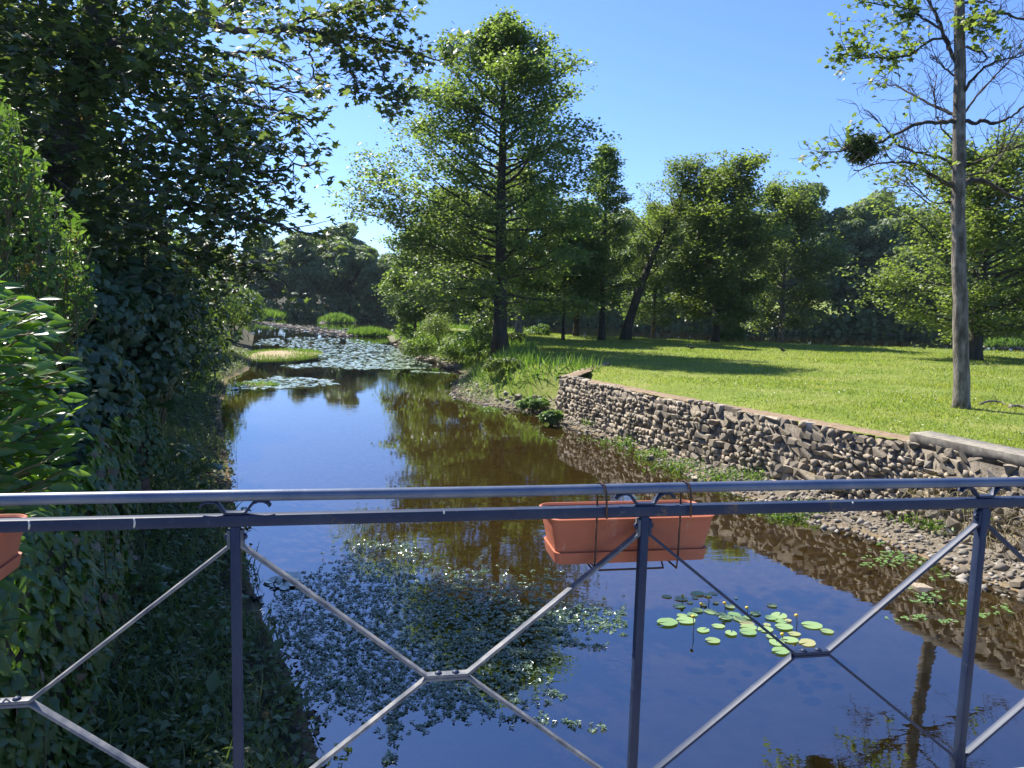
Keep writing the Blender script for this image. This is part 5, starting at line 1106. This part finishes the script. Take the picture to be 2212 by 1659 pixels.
def make_far_lilies():
    rng = np.random.default_rng(53); T, F = pad_mesh(rng, 9); mb = MB(); P = []
    for poly, N in (([(560, 733), (640, 728), (760, 731), (850, 748), (890, 768), (930, 785), (930, 797), (860, 798), (760, 798), (690, 792), (690, 770), (600, 746), (548, 746)], 3400), ([(560, 702), (640, 700), (770, 712), (800, 725), (700, 722), (600, 712)], 260), ([(520, 826), (600, 812), (720, 822), (735, 832), (640, 838), (560, 842), (500, 842)], 380), ([(600, 790), (700, 783), (700, 790), (640, 796)], 120), ([(985, 808), (890, 800), (890, 804)], 60), ([(560, 1245), (640, 1240), (640, 1275), (560, 1285)], 12)):
        q = np.array(poly, float); k = 0
        while k < N:
            u = rng.uniform(q[:, 0].min(), q[:, 0].max()); v = rng.uniform(q[:, 1].min(), q[:, 1].max())
            if not inside(q, np.array([u]), np.array([v]))[0]: continue
            k += 1
            if vnoise(np.array(u), np.array(v), .06, 4) > .75: continue
            P.append(on_z(u, v, .008))
    p = np.array(P); p = p[sdist(p[:, 0], p[:, 1]) < 0]; n_ = len(p); n = rng.normal(0, .10, (n_, 3)); n[:, 2] = 1; mb.scatter(T, F, p + np.array([0, 0, .01]), n, rnd_dir(rng, n_), .13 * rng.uniform(.5, 1.25, n_))
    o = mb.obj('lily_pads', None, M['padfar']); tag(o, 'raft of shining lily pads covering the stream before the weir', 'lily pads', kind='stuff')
make_far_lilies()
M['sand'] = surf('sand', [(.3, (.24, .18, .10)), (.7, (.38, .30, .18))], 2.5, .95, .4, .02)
def island(name, label, u, v, rx, ry, h_, mat, kind, seed, nb, bh, cat=None, blade='reed', spread=1.0, group=None):
    rng = np.random.default_rng(seed); c = on_z(u, v, 0); mb = MB(); n = 22; m_ = 7; V = [(0, 0, h_)]
    for j in range(1, m_ + 1):
        f = j / m_
        for i in range(n):
            a = 6.283 * i / n; r_ = f * (1 + .14 * math.sin(3 * a + seed) + .08 * math.sin(5 * a)); V.append((rx * r_ * math.cos(a), ry * r_ * math.sin(a), h_ * (1 - f * f) - .08 * f ** 6 + rng.normal(0, .01)))
    fs = [np.array([[0, 1 + i, 1 + (i + 1) % n] for i in range(n)]), np.array([[1 + j * n + i, 1 + (j + 1) * n + i, 1 + (j + 1) * n + (i + 1) % n, 1 + j * n + (i + 1) % n] for j in range(m_ - 1) for i in range(n)])]
    mb.add(V, fs)
    if kind == 'structure': o = mb.obj(name, None, mat, True); o.location = c; tag(o, label, kind=kind); g = empty
    else: o = empty(name, tuple(c)); tag(o, label, cat, group); mb.obj('mound', o, mat, True)
    f = MB(); a = rng.uniform(0, 6.283, nb); r_ = np.sqrt(rng.random(nb)) * spread; x = rx * r_ * np.cos(a); y = ry * r_ * np.sin(a)
    if kind == 'structure': k = (rng.random(nb) < sm(.25, .8, r_ + .25 * vnoise(x, y, .9))); x, y, r_ = x[k], y[k], r_[k]
    blades(f, rng, x, y, h_ * (1 - r_ ** 2) - .03, bh * rng.uniform(.5, 1.15, len(x)), BLADE3, .42, 1.4)
    g = f.obj('blades' if kind != 'structure' else 'sandbar_grass', o if kind != 'structure' else None, M[blade])
    if kind != 'structure': tag(g, kind='stuff')
    if kind == 'structure': g.location = c; tag(g, label.replace('sandbar', 'grass growing on the sandbar'), 'grass', kind='stuff')
    return o
island('sandbar', 'low sandbar with a grassy rim beside the left bank', 604, 766, 2.5, 4.2, .16, M['sand'], 'structure', 1, 4200, .22, blade='reed')
island('reed_island', 'domed green reed islet in mid-pond', 727, 697, 2.6, 2.4, .9, M['core'], 'thing', 2, 2000, .75, 'reeds', group='reed islets')
island('reed_island', 'flat-topped dense reed clump where the rubble weir meets the point', 797, 725, 2.0, 1.7, .35, M['core'], 'thing', 3, 2600, .65, 'reeds', group='reed islets')
island('reed_island', 'pale reed bed at the far end of the left bank', 580, 688, 3.4, 5, .5, M['core'], 'thing', 4, 2600, 1.3, 'reeds', group='reed islets')
island('weed_island', 'small grassy weed bank in the water before the sandbar', 555, 832, .9, .8, .05, M['core'], 'thing', 5, 900, .16, 'weeds', blade='reed', group='reed islets')
island('reed_tuft', 'reed fringe on the pond edge at the right of the frame', 2170, 768, 1.6, .8, .25, M['core'], 'thing', 6, 500, .7, 'reeds', group='reed islets').location.z = .7
def make_weir():
    rng = np.random.default_rng(54); root = empty('rubble_weir', tuple(on_z(670, 712, 0))); off = np.array(root.location); tag(root, 'line of tumbled rubble stones forming a low weir across the stream', 'weir'); a, b = on_z(562, 697, 0), on_z(775, 726, 0); mb = MB()
    for i in range(420):
        t_ = rng.random(); p = a + (b - a) * t_ + np.array([rng.normal(0, .5), rng.normal(0, 1.1 + 1.5 * t_), 0]); s_ = rng.uniform(.12, .45); T, F = STONE_V[int(rng.integers(18))]; mb.add(T * np.array([s_, s_ * .8, s_ * .6]) + p - off + np.array([0, 0, .04]), F)
    tag(mb.obj('rubble_stones', root, M['stonev']), kind='stuff')
    # riprap at the foot of the sunny point
    root = empty('bank_riprap', tuple(on_z(900, 772, 0))); off = np.array(root.location); tag(root, 'broken stones edging the sunny point at the stream bend', 'stones'); mb = MB(); pts = [on_z(u, v, 0) for u, v in ((850, 742), (880, 764), (915, 779), (950, 788), (975, 797))]
    for i in range(170):
        k = rng.integers(4); t_ = rng.random(); p = pts[k] * (1 - t_) + pts[k + 1] * t_ + np.array([rng.uniform(-.2, .7), rng.normal(0, .3), rng.uniform(0, .25)]); s_ = rng.uniform(.12, .4); T, F = STONE_V[int(rng.integers(18))]; mb.add(T * np.array([s_, s_ * .8, s_ * .6]) + p - off, F)
    tag(mb.obj('rubble_stones', root, M['stonev']), kind='stuff')
make_weir()
def log(name, label, path, r_, seed, mat='twig', twigs=2):
    rng = np.random.default_rng(seed); root = empty(name, tuple(path[0])); tag(root, label, 'branch'); mb = MB(); P = np.array(path) - np.array(path[0]); q = smooth_path(P, 12, r_ * .4, rng); mb.tube(q, np.linspace(r_, r_ * .4, 12), 6); mb.obj('branch_wood', root, M[mat], True)
    for i in range(twigs):
        m_ = MB(); a = q[rng.integers(4, 10)]; sp, sr = limb(rng, a, rng.normal(0, .7, 3) + np.array([.3, 0, .3]), np.linalg.norm(P[-1]) * .35, r_ * .4, r_ * .15, 5, .2); m_.tube(sp, sr, 4); m_.obj('twig', root, M[mat])
p3 = lambda u, v, z=0.0: on_z(u, v, z)
log('fallen_branch', 'fallen bleached branch on the lawn beside the tall bare tree', [p3(2116, 873, 1.40), p3(2140, 866, 1.46), p3(2165, 868, 1.41), p3(2176, 876, 1.39)], .03, 1, 'barkpale')
log('fallen_branch', 'stout broken branch on the lawn at the right frame edge', [p3(2182, 880, 1.41), p3(2200, 876, 1.43), p3(2230, 884, 1.40)], .045, 2, 'barkpale')
log('driftwood', 'pale forked driftwood on the stones at the tip of the point', [p3(845, 742, .3), p3(860, 735, .5), p3(868, 728, .9)], .07, 3, 'barkpale', 1)
log('driftwood', 'thin dark stick standing out of the lily raft', [p3(668, 748, -.05), at_d(672, 742, 51.5), at_d(682, 733, 51.3)], .05, 4, 'twig', 1)
log('water_stick', 'dark twisted stick poking out of the water near the left railing post', [p3(588, 1285, -.03), at_d(596, 1268, 9.0), at_d(590, 1258, 9.0), at_d(600, 1248, 9.0)], .012, 5, 'barkdark', 3)
log('water_stick', 'half-sunk dark branch at the water edge behind the left railing post', [p3(536, 1290, .02), p3(560, 1300, .04), p3(575, 1310, -.03)], .03, 6, 'barkdark', 2)

# ------------------------------------------------------------------ birds on the lawn
def bird(label, u, v, rz, seed):
    p = on_z(u, v, 1.2); root = empty('bird', (p[0], p[1], gz(p[0], p[1]) + .0), rz); tag(root, label, 'bird', 'birds feeding on the lawn')
    blk = surf('plumage_dark', [(.3, (.012, .012, .015)), (.7, (.03, .03, .035))], 20, .5, .1, .002)
    mb = MB(); t_ = [(-.20, 0, .16), (-.13, 0, .17), (-.05, 0, .18), (.04, 0, .20), (.10, 0, .235), (.135, 0, .27), (.165, 0, .28), (.19, 0, .277), (.225, 0, .27)]; mb.tube(t_, [.012, .035, .062, .066, .05, .036, .034, .018, .004], 9); mb.obj('body', root, blk, True)
    mb = MB(); mb.box((-.24, 0, .155), (.16, .045, .012)); mb.obj('tail', root, blk)
    for s_ in (-1, 1):
        mb = MB(); mb.tube([(.07, s_ * .05, .215), (-.02, s_ * .066, .195), (-.15, s_ * .04, .165)], [.02, .028, .006], 6); mb.obj('wing', root, blk, True)
        mb = MB(); mb.tube([(.0, s_ * .025, .14), (.01, s_ * .025, .07), (.0, s_ * .025, .006), (.04, s_ * .025, .004)], .006, 5); mb.obj('leg', root, blk)
bird('black crow on the sunlit lawn beyond the tip of the big shadow', 1691, 762, rad(200), 1)
bird('small dark bird on the lawn by the edge of the shadow band', 1492, 757, rad(160), 2)

# ------------------------------------------------------------------ faint summer haze: closed box round camera, land, water and trees
def make_haze():
    mb = MB(); mb.box((0, 205, 15), (900, 450, 34)); m = bpy.data.materials.new('haze'); m.use_nodes = True; N = m.node_tree.nodes; N.remove(N['Principled BSDF'])
    v = N.new('ShaderNodeVolumePrincipled'); v.inputs['Color'].default_value = (.72, .86, 1, 1); v.inputs['Density'].default_value = .00013; v.inputs['Anisotropy'].default_value = .2
    m.node_tree.links.new(v.outputs[0], N['Material Output'].inputs['Volume']); o = mb.obj('haze', None, m); tag(o, 'faint summer haze over the pond and far woods', 'haze', kind='stuff')
make_haze()
